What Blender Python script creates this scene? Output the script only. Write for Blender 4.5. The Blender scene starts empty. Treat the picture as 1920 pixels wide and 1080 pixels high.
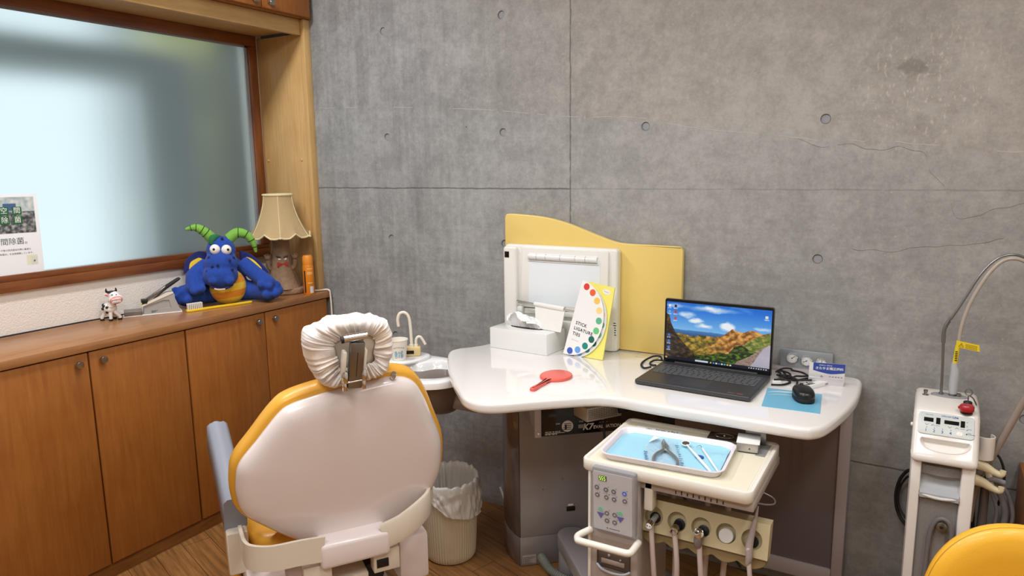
import bpy, bmesh, math, random
from mathutils import Vector, Matrix, Euler, noise

SC = bpy.context.scene
COL = SC.collection
PI = math.pi
V = Vector
random.seed(7)
WM = {}


def S(r, g, b):
    def f(c):
        c = c / 255.0
        return c / 12.92 if c <= 0.04045 else ((c + 0.055) / 1.055) ** 2.4
    return (f(r), f(g), f(b), 1.0)


# ------------------------------------------------------------------ materials
def nodes_of(name):
    m = bpy.data.materials.new(name)
    m.use_nodes = True
    nt = m.node_tree
    nt.nodes.clear()
    out = nt.nodes.new('ShaderNodeOutputMaterial')
    return m, nt, out


def N(nt, kind, **kw):
    n = nt.nodes.new(kind)
    for k, v in kw.items():
        if k in n.inputs.keys():
            n.inputs[k].default_value = v
        else:
            setattr(n, k, v)
    return n


def mat(name, col, rough=0.45, metal=0.0, spec=0.5, coat=0.0, var=0.0, vs=6.0, bump=0.0, bs=80.0,
        emit=0.0, alpha=1.0, sheen=0.0, trans=0.0, sss=0.0):
    m, nt, out = nodes_of(name)
    b = N(nt, 'ShaderNodeBsdfPrincipled', Roughness=rough, Metallic=metal, Alpha=alpha)
    b.inputs['Specular IOR Level'].default_value = spec
    b.inputs['Coat Weight'].default_value = coat
    b.inputs['Coat Roughness'].default_value = 0.05
    b.inputs['Sheen Weight'].default_value = sheen
    b.inputs['Transmission Weight'].default_value = trans
    b.inputs['Base Color'].default_value = col
    if emit:
        b.inputs['Emission Color'].default_value = col
        b.inputs['Emission Strength'].default_value = emit
    nt.links.new(b.outputs[0], out.inputs[0])
    if var or bump:
        tc = N(nt, 'ShaderNodeTexCoord')
        if var:
            n = N(nt, 'ShaderNodeTexNoise', Scale=vs, Detail=5.0, Roughness=0.6)
            nt.links.new(tc.outputs['Object'], n.inputs['Vector'])
            mx = N(nt, 'ShaderNodeMixRGB')
            mx.inputs[1].default_value = tuple(c * (1 - var) for c in col[:3]) + (1,)
            mx.inputs[2].default_value = tuple(min(1, c * (1 + var)) for c in col[:3]) + (1,)
            nt.links.new(n.outputs['Fac'], mx.inputs[0])
            nt.links.new(mx.outputs[0], b.inputs['Base Color'])
        if bump:
            n2 = N(nt, 'ShaderNodeTexNoise', Scale=bs, Detail=3.0)
            nt.links.new(tc.outputs['Object'], n2.inputs['Vector'])
            bp = N(nt, 'ShaderNodeBump', Strength=bump, Distance=0.01)
            nt.links.new(n2.outputs['Fac'], bp.inputs['Height'])
            nt.links.new(bp.outputs[0], b.inputs['Normal'])
    return m


def wood(name, c1, c2, stretch=(40, 40, 3), rough=0.4, coat=0.15, fine=0.5):
    m, nt, out = nodes_of(name)
    b = N(nt, 'ShaderNodeBsdfPrincipled', Roughness=rough)
    b.inputs['Coat Weight'].default_value = coat
    b.inputs['Coat Roughness'].default_value = 0.25
    tc = N(nt, 'ShaderNodeTexCoord')
    mp = N(nt, 'ShaderNodeMapping')
    mp.inputs['Scale'].default_value = stretch
    nt.links.new(tc.outputs['Object'], mp.inputs[0])
    n = N(nt, 'ShaderNodeTexNoise', Scale=1.0, Detail=6.0, Roughness=0.62, Distortion=0.6)
    nt.links.new(mp.outputs[0], n.inputs['Vector'])
    n2 = N(nt, 'ShaderNodeTexNoise', Scale=5.0, Detail=3.0)
    nt.links.new(tc.outputs['Object'], n2.inputs['Vector'])
    a = N(nt, 'ShaderNodeMath', operation='MULTIPLY_ADD')
    nt.links.new(n2.outputs['Fac'], a.inputs[0])
    a.inputs[1].default_value = fine
    nt.links.new(n.outputs['Fac'], a.inputs[2])
    cr = N(nt, 'ShaderNodeValToRGB')
    cr.color_ramp.elements[0].position = 0.5
    cr.color_ramp.elements[0].color = c2
    cr.color_ramp.elements[1].position = 0.95
    cr.color_ramp.elements[1].color = c1
    nt.links.new(a.outputs[0], cr.inputs[0])
    nt.links.new(cr.outputs[0], b.inputs['Base Color'])
    bp = N(nt, 'ShaderNodeBump', Strength=0.08, Distance=0.002)
    nt.links.new(n.outputs['Fac'], bp.inputs['Height'])
    nt.links.new(bp.outputs[0], b.inputs['Normal'])
    nt.links.new(b.outputs[0], out.inputs[0])
    return m


def attr_mat(name, emit=0.0, rough=0.4, coat=0.0):
    """surface coloured by the mesh's own colour attribute (prints, screens)"""
    m, nt, out = nodes_of(name)
    b = N(nt, 'ShaderNodeBsdfPrincipled', Roughness=rough)
    b.inputs['Coat Weight'].default_value = coat
    a = N(nt, 'ShaderNodeAttribute')
    a.attribute_name = 'print'
    if emit:
        b.inputs['Base Color'].default_value = (0.01, 0.01, 0.01, 1)
        nt.links.new(a.outputs['Color'], b.inputs['Emission Color'])
        b.inputs['Emission Strength'].default_value = emit
    else:
        nt.links.new(a.outputs['Color'], b.inputs['Base Color'])
    nt.links.new(b.outputs[0], out.inputs[0])
    return m


# ------------------------------------------------------------------ geometry
def cat_spline(pts, n=6, closed=False):
    P = [V(p) for p in pts]
    out = []
    L = len(P)
    rng = range(L) if closed else range(L - 1)
    for i in rng:
        if closed:
            a, b, c, d = P[(i - 1) % L], P[i], P[(i + 1) % L], P[(i + 2) % L]
        else:
            a, b, c, d = P[max(i - 1, 0)], P[i], P[i + 1], P[min(i + 2, L - 1)]
        for k in range(n):
            t = k / n
            out.append(0.5 * ((2 * b) + (c - a) * t + (2 * a - 5 * b + 4 * c - d) * t * t
                              + (3 * b - a - 3 * c + d) * t ** 3))
    if not closed:
        out.append(P[-1])
    return out


def rrect(w, h, r, n=5, cx=0, cy=0):
    o = []
    for sx, sy, a0 in ((1, 1, 0), (-1, 1, 90), (-1, -1, 180), (1, -1, 270)):
        for k in range(n + 1):
            a = math.radians(a0 + 90 * k / n)
            o.append((cx + sx * (w / 2 - r) + r * math.cos(a), cy + sy * (h / 2 - r) + r * math.sin(a)))
    return o


def circ(r, n=24, cx=0, cy=0):
    return [(cx + r * math.cos(2 * PI * k / n), cy + r * math.sin(2 * PI * k / n)) for k in range(n)]


def Rx(a): return Matrix.Rotation(math.radians(a), 4, 'X')
def Ry(a): return Matrix.Rotation(math.radians(a), 4, 'Y')
def Rz(a): return Matrix.Rotation(math.radians(a), 4, 'Z')
def T(x, y, z): return Matrix.Translation((x, y, z))


def frame(o, x, y, z):
    """matrix from an origin and three axes"""
    m = Matrix.Identity(4)
    for i, a in enumerate((x, y, z)):
        a = V(a)
        for r in range(3):
            m[r][i] = a[r]
    for r in range(3):
        m[r][3] = V(o)[r]
    return m


# prints standing upright: local x -> world x, local y -> world z, normal -> -y
UPRIGHT = frame((0, 0, 0), (1, 0, 0), (0, 0, 1), (0, -1, 0))


class G:
    def __init__(s, M=None):
        s.bm = bmesh.new()
        s.M = M or Matrix.Identity(4)

    def take(s, tb, M=None):
        MM = s.M @ M if M is not None else s.M
        bmesh.ops.transform(tb, matrix=MM, verts=tb.verts)
        me = bpy.data.meshes.new('tmp')
        tb.to_mesh(me)
        tb.free()
        s.bm.from_mesh(me)
        bpy.data.meshes.remove(me)
        return s

    def box(s, x0, x1, y0, y1, z0, z1, bev=0.0, seg=2, M=None):
        tb = bmesh.new()
        bmesh.ops.create_cube(tb, size=1)
        for v in tb.verts:
            v.co = V(((x0 + x1) / 2 + v.co.x * (x1 - x0), (y0 + y1) / 2 + v.co.y * (y1 - y0),
                      (z0 + z1) / 2 + v.co.z * (z1 - z0)))
        if bev:
            bmesh.ops.bevel(tb, geom=list(tb.edges), offset=bev, segments=seg, affect='EDGES', profile=0.5)
        return s.take(tb, M)

    def loft(s, rings, cap0=True, cap1=True, closed=True, M=None):
        tb = bmesh.new()
        R = [[tb.verts.new(V(p)) for p in r] for r in rings]
        n = len(R[0])
        for a, b in zip(R, R[1:]):
            for i in range(n if closed else n - 1):
                j = (i + 1) % n
                try:
                    tb.faces.new((a[i], a[j], b[j], b[i]))
                except ValueError:
                    pass
        if cap0 and n > 2:
            tb.faces.new(list(reversed(R[0])))
        if cap1 and n > 2:
            tb.faces.new(R[-1])
        bmesh.ops.recalc_face_normals(tb, faces=tb.faces)
        return s.take(tb, M)

    def prism(s, pts, z0, z1, bev=0.0, seg=3, M=None, bot=True):
        """outline in local xy raised from z0 to z1 with rounded rims"""
        P = [V((p[0], p[1])) for p in pts]
        area = sum(P[i].x * P[(i + 1) % len(P)].y - P[(i + 1) % len(P)].x * P[i].y for i in range(len(P)))
        if area < 0:
            P.reverse()
        n = len(P)
        nor = []
        for i in range(n):
            a, b, c = P[i - 1], P[i], P[(i + 1) % n]
            t = (b - a).normalized() + (c - b).normalized()
            t = t.normalized() if t.length > 1e-9 else (c - b).normalized()
            nor.append(V((-t.y, t.x)))
        rings = []

        def ring(d, z):
            return [(P[i].x + nor[i].x * d, P[i].y + nor[i].y * d, z) for i in range(n)]
        sg = 1 if z1 > z0 else -1
        if bev:
            if bot:
                for k in range(seg + 1):
                    a = PI / 2 * k / seg
                    rings.append(ring(bev * (1 - math.sin(a)), z0 + sg * bev * (1 - math.cos(a))))
            else:
                rings.append(ring(0, z0))
            for k in range(seg + 1):
                a = PI / 2 * k / seg
                rings.append(ring(bev * (1 - math.cos(a)), z1 - sg * bev * (1 - math.sin(a))))
        else:
            rings = [ring(0, z0), ring(0, z1)]
        return s.loft(rings, M=M)

    def cyl(s, p0, p1, r0, r1=None, n=24, cap=True, M=None):
        p0, p1 = V(p0), V(p1)
        r1 = r0 if r1 is None else r1
        z = (p1 - p0).normalized()
        x = z.orthogonal().normalized()
        y = z.cross(x)
        rings = [[p + x * (r * math.cos(2 * PI * k / n)) + y * (r * math.sin(2 * PI * k / n)) for k in range(n)]
                 for p, r in ((p0, r0), (p1, r1))]
        return s.loft(rings, cap, cap, M=M)

    def lathe(s, prof, o=(0, 0, 0), n=32, axis=(0, 0, 1), cap=True, M=None):
        z = V(axis).normalized()
        x = V((1, 0, 0)) if abs(z.x) < 0.9 else V((0, 1, 0))
        x = (x - z * x.dot(z)).normalized()
        y = z.cross(x)
        o = V(o)
        rings = [[o + z * h + x * (r * math.cos(2 * PI * k / n)) + y * (r * math.sin(2 * PI * k / n)) for k in range(n)]
                 for r, h in prof]
        return s.loft(rings, cap, cap, M=M)

    def tube(s, pts, r, n=10, sm=0, closed=False, M=None, cap=True):
        """round tube along a path; r may be a list matched to pts"""
        rs = r if isinstance(r, (list, tuple)) else None
        P = [V(p) for p in pts]
        if sm:
            if rs:
                q = cat_spline([(p.x, p.y, p.z) for p in P], sm, closed)
                rr = [x.x for x in cat_spline([(a, 0, 0) for a in rs], sm, closed)]
                P, rs = q, rr
            else:
                P = cat_spline(P, sm, closed)
        L = len(P)
        tan = []
        for i in range(L):
            a = P[(i - 1) % L] if (closed or i) else P[i]
            b = P[(i + 1) % L] if (closed or i < L - 1) else P[i]
            t = b - a
            tan.append(t.normalized() if t.length > 1e-12 else V((0, 0, 1)))
        x = tan[0].orthogonal().normalized()
        rings = []
        for i in range(L):
            x = (x - tan[i] * x.dot(tan[i]))
            x = x.normalized() if x.length > 1e-9 else tan[i].orthogonal().normalized()
            y = tan[i].cross(x)
            rad = rs[i] if rs else r
            rings.append([P[i] + x * (rad * math.cos(2 * PI * k / n)) + y * (rad * math.sin(2 * PI * k / n))
                          for k in range(n)])
        if closed:
            rings.append(rings[0])
            return s.loft(rings, False, False, M=M)
        return s.loft(rings, cap, cap, M=M)

    def sweep(s, pts, prof, up=(0, 0, 1), sm=0, M=None):
        """profile (side, up) carried along a path"""
        P = [V(p) for p in pts]
        if sm:
            P = cat_spline(P, sm)
        up = V(up)
        rings = []
        for i in range(len(P)):
            t = (P[min(i + 1, len(P) - 1)] - P[max(i - 1, 0)]).normalized()
            sd = t.cross(up).normalized()
            u2 = sd.cross(t)
            rings.append([P[i] + sd * a + u2 * b for a, b in prof])
        return s.loft(rings, M=M)

    def ell(s, c, r, n=24, m=14, M=None, R=None):
        tb = bmesh.new()
        bmesh.ops.create_uvsphere(tb, u_segments=n, v_segments=m, radius=1)
        r = (r, r, r) if not isinstance(r, (tuple, list)) else r
        mm = T(*c) @ (R or Matrix.Identity(4)) @ Matrix.Diagonal((r[0], r[1], r[2], 1))
        bmesh.ops.transform(tb, matrix=mm, verts=tb.verts)
        return s.take(tb, M)

    def face(s, pts, M=None):
        tb = bmesh.new()
        tb.faces.new([tb.verts.new(V(p)) for p in pts])
        return s.take(tb, M)

    def holed(s, xs, ys, holes, depth, n=24, M=None):
        """flat wall in local xy with round recesses of the given depth (towards -z); holes are (cx, cy, r, half)"""
        tb = bmesh.new()
        vs = {}

        def v(x, y, z=0.0):
            k = (round(x, 5), round(y, 5), round(z, 5))
            if k not in vs:
                vs[k] = tb.verts.new(k)
            return vs[k]
        X = sorted(set([round(a, 5) for a in xs] + [round(h[0] + e * h[3], 5) for h in holes for e in (-1, 1)]))
        Y = sorted(set([round(a, 5) for a in ys] + [round(h[1] + e * h[3], 5) for h in holes for e in (-1, 1)]))
        hs = {}
        for h in holes:
            hs[(X.index(round(h[0] - h[3], 5)), Y.index(round(h[1] - h[3], 5)))] = h
        for i in range(len(X) - 1):
            for j in range(len(Y) - 1):
                h = hs.get((i, j))
                x0, x1, y0, y1 = X[i], X[i + 1], Y[j], Y[j + 1]
                if not h:
                    tb.faces.new((v(x0, y0), v(x1, y0), v(x1, y1), v(x0, y1)))
                    continue
                c = [(h[0] + h[2] * math.cos(2 * PI * (k + .5) / n - .75 * PI), h[1] + h[2] * math.sin(2 * PI * (k + .5) / n - .75 * PI))
                     for k in range(n)]
                cor = [(x0, y0), (x1, y0), (x1, y1), (x0, y1)]
                q = n // 4
                top = [v(*p) for p in c]
                dn = [v(p[0] * .94 + h[0] * .06, p[1] * .94 + h[1] * .06, -depth) for p in c]
                for sd in range(4):
                    a, b = v(*cor[sd]), v(*cor[(sd + 1) % 4])
                    ids = [(sd * q + k) % n for k in range(q)]
                    nxt = ((sd + 1) * q) % n
                    tb.faces.new([a, b] + [top[k] for k in reversed(ids)])
                    tb.faces.new([b, top[nxt], top[ids[-1]]])
                for k in range(n):
                    tb.faces.new((top[k], top[(k + 1) % n], dn[(k + 1) % n], dn[k]))
                tb.faces.new(dn)
        bmesh.ops.recalc_face_normals(tb, faces=tb.faces)
        return s.take(tb, M)

    def text(s, body, size, M, align='CENTER', spacing=1.0, shear=0.0, bold=0.0):
        cu = bpy.data.curves.new('txt', 'FONT')
        cu.body = body
        cu.size = size
        cu.align_x = align
        cu.align_y = 'CENTER'
        cu.space_character = spacing
        cu.shear = shear
        cu.offset = bold
        cu.resolution_u = 3
        o = bpy.data.objects.new('txt', cu)
        COL.objects.link(o)
        dg = bpy.context.evaluated_depsgraph_get()
        dg.update()
        me = bpy.data.meshes.new_from_object(o.evaluated_get(dg))
        tb = bmesh.new()
        tb.from_mesh(me)
        bpy.data.objects.remove(o)
        bpy.data.curves.remove(cu)
        bpy.data.meshes.remove(me)
        return s.take(tb, M)


def finish(name, g, m, M, angle):
    bm = g.bm
    bmesh.ops.transform(bm, matrix=M.inverted(), verts=bm.verts)
    me = bpy.data.meshes.new(name)
    bm.to_mesh(me)
    bm.free()
    if m:
        me.materials.append(m)
    if angle:
        for p in me.polygons:
            p.use_smooth = True
        me.set_sharp_from_angle(angle=math.radians(angle))
    o = bpy.data.objects.new(name, me)
    COL.objects.link(o)
    return o


def tag(o, label, cat, group=None):
    o['label'] = label
    o['category'] = cat
    if group:
        o['group'] = group
    return o


def thing(name, label, cat, loc, group=None):
    """an Empty at the base of a thing; its parts are children"""
    o = bpy.data.objects.new(name, None)
    o.empty_display_size = 0.05
    COL.objects.link(o)
    o.location = loc
    WM[o] = T(*loc)
    return tag(o, label, cat, group)


def part(name, g, m, parent, label=None, angle=40, kind=None):
    o = finish(name, g, m, WM[parent], angle)
    o.parent = parent
    WM[o] = WM[parent]
    if label:
        o['label'] = label
    if kind:
        o['kind'] = kind
    return o


def single(name, g, m, label, cat, loc, group=None, angle=40):
    o = finish(name, g, m, T(*loc), angle)
    o.location = loc
    WM[o] = T(*loc)
    return tag(o, label, cat, group)


def struct(name, g, m, parent=None, angle=40):
    if parent:
        return part(name, g, m, parent, angle=angle)
    o = finish(name, g, m, Matrix.Identity(4), angle)
    WM[o] = Matrix.Identity(4)
    o['kind'] = 'structure'
    return o


def picture(name, nx, ny, w, h, fn, M, m, parent=None):
    """a flat print or screen: grid of w x h centred on M, coloured by fn(u, v) -> sRGB 0-255"""
    bm = bmesh.new()
    vs = [[bm.verts.new(M @ V(((i / nx - .5) * w, (j / ny - .5) * h, 0))) for i in range(nx + 1)] for j in range(ny + 1)]
    for j in range(ny):
        for i in range(nx):
            bm.faces.new((vs[j][i], vs[j][i + 1], vs[j + 1][i + 1], vs[j + 1][i]))
    g = G()
    g.bm.free()
    g.bm = bm
    o = finish(name, g, m, WM[parent], 0)
    o.parent = parent
    WM[o] = WM[parent]
    at = o.data.color_attributes.new('print', 'FLOAT_COLOR', 'POINT')
    k = 0
    for j in range(ny + 1):
        for i in range(nx + 1):
            at.data[k].color = S(*[max(0, min(255, c)) for c in fn(i / nx, j / ny)])
            k += 1
    return o


def fbm(x, y, o=4, sc=1.0, z=0.0):
    s, a, f = 0.0, 0.5, sc
    for _ in range(o):
        s += a * noise.noise((x * f, y * f, z))
        a *= .5
        f *= 2
    return s


def lerp3(a, b, t):
    t = max(0, min(1, t))
    return tuple(a[i] + (b[i] - a[i]) * t for i in range(3))
# ------------------------------------------------------------------ material library
M = {}
M['door'] = wood('cherry_veneer', S(164, 104, 44), S(144, 84, 30), (60, 60, 5), rough=.42, coat=.1)
M['counter'] = wood('counter_laminate', S(176, 126, 82), S(150, 100, 58), (60, 6, 60), rough=.32, coat=.2)
M['plinth'] = wood('plinth_veneer', S(150, 98, 48), S(118, 72, 30), (60, 6, 60))
M['pale'] = wood('pale_oak', S(214, 178, 120), S(194, 154, 96), (70, 70, 5), rough=.45, coat=.05)
M['paleh'] = wood('pale_oak_rail', S(214, 178, 120), S(194, 154, 96), (70, 6, 70), rough=.45, coat=.05)
M['dark'] = wood('dark_frame', S(136, 80, 40), S(102, 54, 24), (60, 5, 60), rough=.35, coat=.25)
M['darkv'] = wood('dark_frame_upright', S(136, 80, 40), S(102, 54, 24), (60, 60, 5), rough=.35, coat=.25)
M['gap'] = mat('shadow_gap', S(40, 24, 14), .8)
M['metal'] = mat('brushed_nickel', S(170, 165, 158), .28, 1.0)
M['chrome'] = mat('chrome', S(225, 225, 225), .08, 1.0)
M['steel'] = mat('steel', S(150, 150, 150), .3, 1.0)
M['paper'] = mat('wallpaper_white', S(236, 230, 222), .85, bump=.25, bs=180)
M['white'] = mat('white_gloss', S(230, 232, 231), .16, coat=.3)
M['whitem'] = mat('white_matt', S(236, 236, 235), .55)
M['ivory'] = mat('ivory_plastic', S(236, 230, 216), .3, coat=.15)
M['yellowp'] = mat('yellow_panel', S(232, 205, 120), .35, coat=.15)
M['black'] = mat('black_plastic', S(16, 16, 18), .4)
M['blackg'] = mat('black_gloss', S(8, 8, 9), .12)
M['rubber'] = mat('black_rubber', S(26, 25, 25), .6)
M['grey'] = mat('grey_plastic', S(150, 150, 154), .35)
M['dgrey'] = mat('dark_grey_paint', S(124, 119, 122), .25, coat=.3)
M['mgrey'] = mat('mid_grey_paint', S(150, 146, 148), .28, coat=.25)
M['ink'] = mat('printed_black', S(24, 24, 26), .6)
M['inkw'] = mat('printed_white', S(235, 235, 235), .6)
M['inkb'] = mat('printed_blue', S(60, 92, 160), .6)


def concrete():
    m, nt, out = nodes_of('board_concrete')
    L = nt.links.new
    b = N(nt, 'ShaderNodeBsdfPrincipled', Roughness=.62)
    b.inputs['Specular IOR Level'].default_value = .35
    tc = N(nt, 'ShaderNodeTexCoord')
    sx = N(nt, 'ShaderNodeSeparateXYZ')
    L(tc.outputs['Object'], sx.inputs[0])

    def mp(scale):
        q = N(nt, 'ShaderNodeMapping')
        q.inputs['Scale'].default_value = scale
        L(tc.outputs['Object'], q.inputs[0])
        return q.outputs[0]

    def noi(vec, sc, det=6, ro=.6, dist=0):
        n = N(nt, 'ShaderNodeTexNoise', Scale=sc, Detail=det, Roughness=ro, Distortion=dist)
        L(vec, n.inputs['Vector'])
        return n.outputs['Fac']

    def ma(op, a, c=None, d=None, clamp=False):
        n = N(nt, 'ShaderNodeMath', operation=op)
        n.use_clamp = clamp
        for i, q in enumerate((a, c, d)):
            if q is None:
                continue
            if isinstance(q, (int, float)):
                n.inputs[i].default_value = q
            else:
                L(q, n.inputs[i])
        return n.outputs[0]

    def mix(f, a, c, kind='MIX'):
        n = N(nt, 'ShaderNodeMixRGB', blend_type=kind)
        for i, q in enumerate((f, a, c)):
            if isinstance(q, (int, float)):
                n.inputs[i].default_value = q
            elif isinstance(q, tuple):
                n.inputs[i].default_value = q
            else:
                L(q, n.inputs[i])
        return n.outputs[0]

    def smooth(v, a, c):
        n = N(nt, 'ShaderNodeMapRange')
        n.interpolation_type = 'SMOOTHSTEP'
        L(v, n.inputs['Value'])
        n.inputs['From Min'].default_value = a
        n.inputs['From Max'].default_value = c
        return n.outputs[0]
    o = tc.outputs['Object']
    big = noi(o, 1.6, 3)
    med = noi(o, 9, 6, .65)
    fine = noi(o, 110, 5, .75)
    horiz = noi(mp((3, 1, 45)), 1, 5, .6)
    vert = noi(mp((30, 1, 1.2)), 1, 4, .6)
    # cool window daylight near the corner tinted into the colour, warmer further along
    bay = smooth(sx.outputs['X'], -1.0, .7)
    c1 = mix(bay, S(170, 173, 174), S(178, 174, 168))
    c2 = mix(bay, S(122, 125, 126), S(138, 134, 128))
    # the first pour sits a shade cooler and paler than the one above it
    zq = ma('SUBTRACT', ma('SUBTRACT', 1.668, ma('MULTIPLY', sx.outputs['X'], .095)), ma('MULTIPLY', ma('MULTIPLY', sx.outputs['X'], sx.outputs['X']), .022))
    low = smooth(ma('ADD', ma('SUBTRACT', zq, sx.outputs['Z']), ma('MULTIPLY', ma('SUBTRACT', med, .5), .03)), -.004, .010)
    c1 = mix(ma('MULTIPLY', low, .45), c1, S(172, 177, 178))
    c2 = mix(ma('MULTIPLY', low, .45), c2, S(130, 134, 135))
    f = ma('ADD', ma('MULTIPLY', med, .62), ma('MULTIPLY', fine, .38))
    f = ma('ADD', f, ma('MULTIPLY', ma('SUBTRACT', big, .5), .5))
    lowh = ma('SUBTRACT', 1, smooth(sx.outputs['Z'], .9, 1.5))
    f = ma('ADD', f, ma('MULTIPLY', ma('MULTIPLY', ma('SUBTRACT', horiz, .5), .30), ma('ADD', lowh, .10)))
    f = ma('ADD', f, ma('MULTIPLY', ma('MULTIPLY', ma('SUBTRACT', vert, .5), .45), ma('SUBTRACT', 1, smooth(sx.outputs['X'], -.9, .1))))
    f = ma('ADD', f, ma('MULTIPLY', ma('SUBTRACT', noi(o, 34, 4, .7), .5), .55))
    f = smooth(f, .18, .86)
    col = mix(f, c2, c1)
    # pale specks
    sp = smooth(noi(o, 55, 2), .66, .74)
    col = mix(ma('MULTIPLY', sp, .35), col, S(190, 184, 174))
    # efflorescence and scratches, upper part by the far end
    d = N(nt, 'ShaderNodeVectorMath', operation='DISTANCE')
    L(mp((1, 0, 1)), d.inputs[0])
    d.inputs[1].default_value = (1.17, 0, 1.70)
    patch = ma('SUBTRACT', 1, smooth(d.outputs['Value'], .05, .30))
    spk = smooth(noi(mp((90, 1, 40)), 1, 3), .56, .66)
    col = mix(ma('MULTIPLY', ma('MULTIPLY', patch, spk), .55), col, S(205, 196, 184))
    d2 = N(nt, 'ShaderNodeVectorMath', operation='DISTANCE')
    L(mp((1, 0, 1)), d2.inputs[0])
    d2.inputs[1].default_value = (1.135, 0, 1.762)
    st = ma('SUBTRACT', 1, smooth(ma('ADD', ma('ADD', d2.outputs['Value'], ma('MULTIPLY', med, .16)), ma('MULTIPLY', noi(o, 40, 4, .7), .06)), .125, .150))
    col = mix(ma('MULTIPLY', st, .55), col, S(112, 106, 98))
    # bug holes
    vo = N(nt, 'ShaderNodeTexVoronoi', Scale=9.0)
    L(mp((1, .01, 1)), vo.inputs['Vector'])
    sel = N(nt, 'ShaderNodeSeparateColor')
    L(vo.outputs['Color'], sel.inputs[0])
    rad = ma('MULTIPLY', ma('GREATER_THAN', sel.outputs[0], .62), ma('MULTIPLY_ADD', sel.outputs[1], .022, .006))
    hole = ma('LESS_THAN', vo.outputs['Distance'], rad)
    col = mix(ma('MULTIPLY', hole, .8), col, S(52, 48, 45))
    # formwork joints
    wob = ma('MULTIPLY', ma('SUBTRACT', noi(o, 14, 4), .5), .010)

    def joint(axis, at, w):
        v = ma('ABSOLUTE', ma('ADD', ma('SUBTRACT', sx.outputs[axis], at), wob))
        return ma('SUBTRACT', 1, smooth(v, w * .3, w))
    brk = smooth(noi(o, 26, 3), .3, .55)
    jv = ma('MULTIPLY', joint('X', 0, .0042), ma('MULTIPLY_ADD', brk, .6, .4))
    leftb = ma('LESS_THAN', sx.outputs['X'], 0.0)
    jstr = ma('MULTIPLY_ADD', leftb, .7, ma('MULTIPLY', brk, .3))
    jh = ma('MAXIMUM', ma('MULTIPLY', joint('Z', 1.392, .0042), jstr), joint('Z', .492, .0040))
    jh = ma('MAXIMUM', jh, joint('Z', 2.292, .004))
    j = ma('MAXIMUM', jv, jh)
    col = mix(ma('MULTIPLY', j, .62), col, S(58, 54, 52))
    L(col, b.inputs['Base Color'])
    hgt = ma('SUBTRACT', ma('MULTIPLY', fine, .25), ma('ADD', j, ma('MULTIPLY', hole, 1.0)))
    bp = N(nt, 'ShaderNodeBump', Strength=.35, Distance=.004)
    L(hgt, bp.inputs['Height'])
    L(bp.outputs[0], b.inputs['Normal'])
    L(b.outputs[0], out.inputs[0])
    return m


def floor_mat():
    m, nt, out = nodes_of('wood_look_vinyl')
    L = nt.links.new
    b = N(nt, 'ShaderNodeBsdfPrincipled', Roughness=.38)
    tc = N(nt, 'ShaderNodeTexCoord')
    mp = N(nt, 'ShaderNodeMapping')
    mp.inputs['Rotation'].default_value = (0, 0, math.radians(18))
    L(tc.outputs['Object'], mp.inputs[0])
    br = N(nt, 'ShaderNodeTexBrick', Scale=1.0)
    br.inputs['Brick Width'].default_value = .62
    br.inputs['Row Height'].default_value = .105
    br.inputs['Mortar Size'].default_value = .0012
    br.inputs['Color1'].default_value = S(176, 128, 76)
    br.inputs['Color2'].default_value = S(150, 104, 58)
    br.inputs['Mortar'].default_value = S(84, 54, 28)
    L(mp.outputs[0], br.inputs['Vector'])
    m2 = N(nt, 'ShaderNodeMapping')
    m2.inputs['Scale'].default_value = (4, 60, 1)
    L(mp.outputs[0], m2.inputs[0])
    n = N(nt, 'ShaderNodeTexNoise', Scale=1.0, Detail=6.0, Roughness=.65)
    L(m2.outputs[0], n.inputs['Vector'])
    cr = N(nt, 'ShaderNodeValToRGB')
    cr.color_ramp.elements[0].position = .35
    cr.color_ramp.elements[0].color = (.42, .40, .36, 1)
    cr.color_ramp.elements[1].position = .62
    cr.color_ramp.elements[1].color = (1, 1, 1, 1)
    L(n.outputs['Fac'], cr.inputs[0])
    mx = N(nt, 'ShaderNodeMixRGB', blend_type='MULTIPLY')
    mx.inputs[0].default_value = .8
    L(br.outputs['Color'], mx.inputs[1])
    L(cr.outputs[0], mx.inputs[2])
    L(mx.outputs[0], b.inputs['Base Color'])
    L(b.outputs[0], out.inputs[0])
    return m


def frosted():
    m, nt, out = nodes_of('frosted_glass')
    L = nt.links.new
    tr = N(nt, 'ShaderNodeBsdfTranslucent', Color=(.94, .98, .98, 1))
    rf = N(nt, 'ShaderNodeBsdfRefraction', Color=(.94, .98, .98, 1), Roughness=.62, IOR=1.22)
    mx = N(nt, 'ShaderNodeMixShader')
    mx.inputs[0].default_value = .72
    L(tr.outputs[0], mx.inputs[1])
    L(rf.outputs[0], mx.inputs[2])
    gl = N(nt, 'ShaderNodeBsdfGlossy', Roughness=.10)
    fr = N(nt, 'ShaderNodeFresnel', IOR=1.42)
    mx2 = N(nt, 'ShaderNodeMixShader')
    L(fr.outputs[0], mx2.inputs[0])
    L(mx.outputs[0], mx2.inputs[1])
    L(gl.outputs[0], mx2.inputs[2])
    L(mx2.outputs[0], out.inputs[0])
    return m


M['concrete'] = concrete()
M['floor'] = floor_mat()
M['frost'] = frosted()
M['ceil'] = mat('ceiling_white', S(232, 229, 222), .9)
M['plaster'] = mat('plaster', S(226, 220, 208), .9, bump=.1, bs=120)

# ------------------------------------------------------------------ room shell
XL, XR, YF, ZC = -1.665, 2.7, -4.6, 2.62
holes = [(x, z, .016, .04) for x in (-1.5, -.9, -.3, .3, .9, 1.5, 2.1) for z in (.267, .717, 1.167, 1.617, 2.067, 2.517)]
g = G(UPRIGHT)
g.holed([-1.9, XR + .1], [0, ZC + .05], holes, .007)
wall_back = struct('wall_back', g, M['concrete'])
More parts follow.
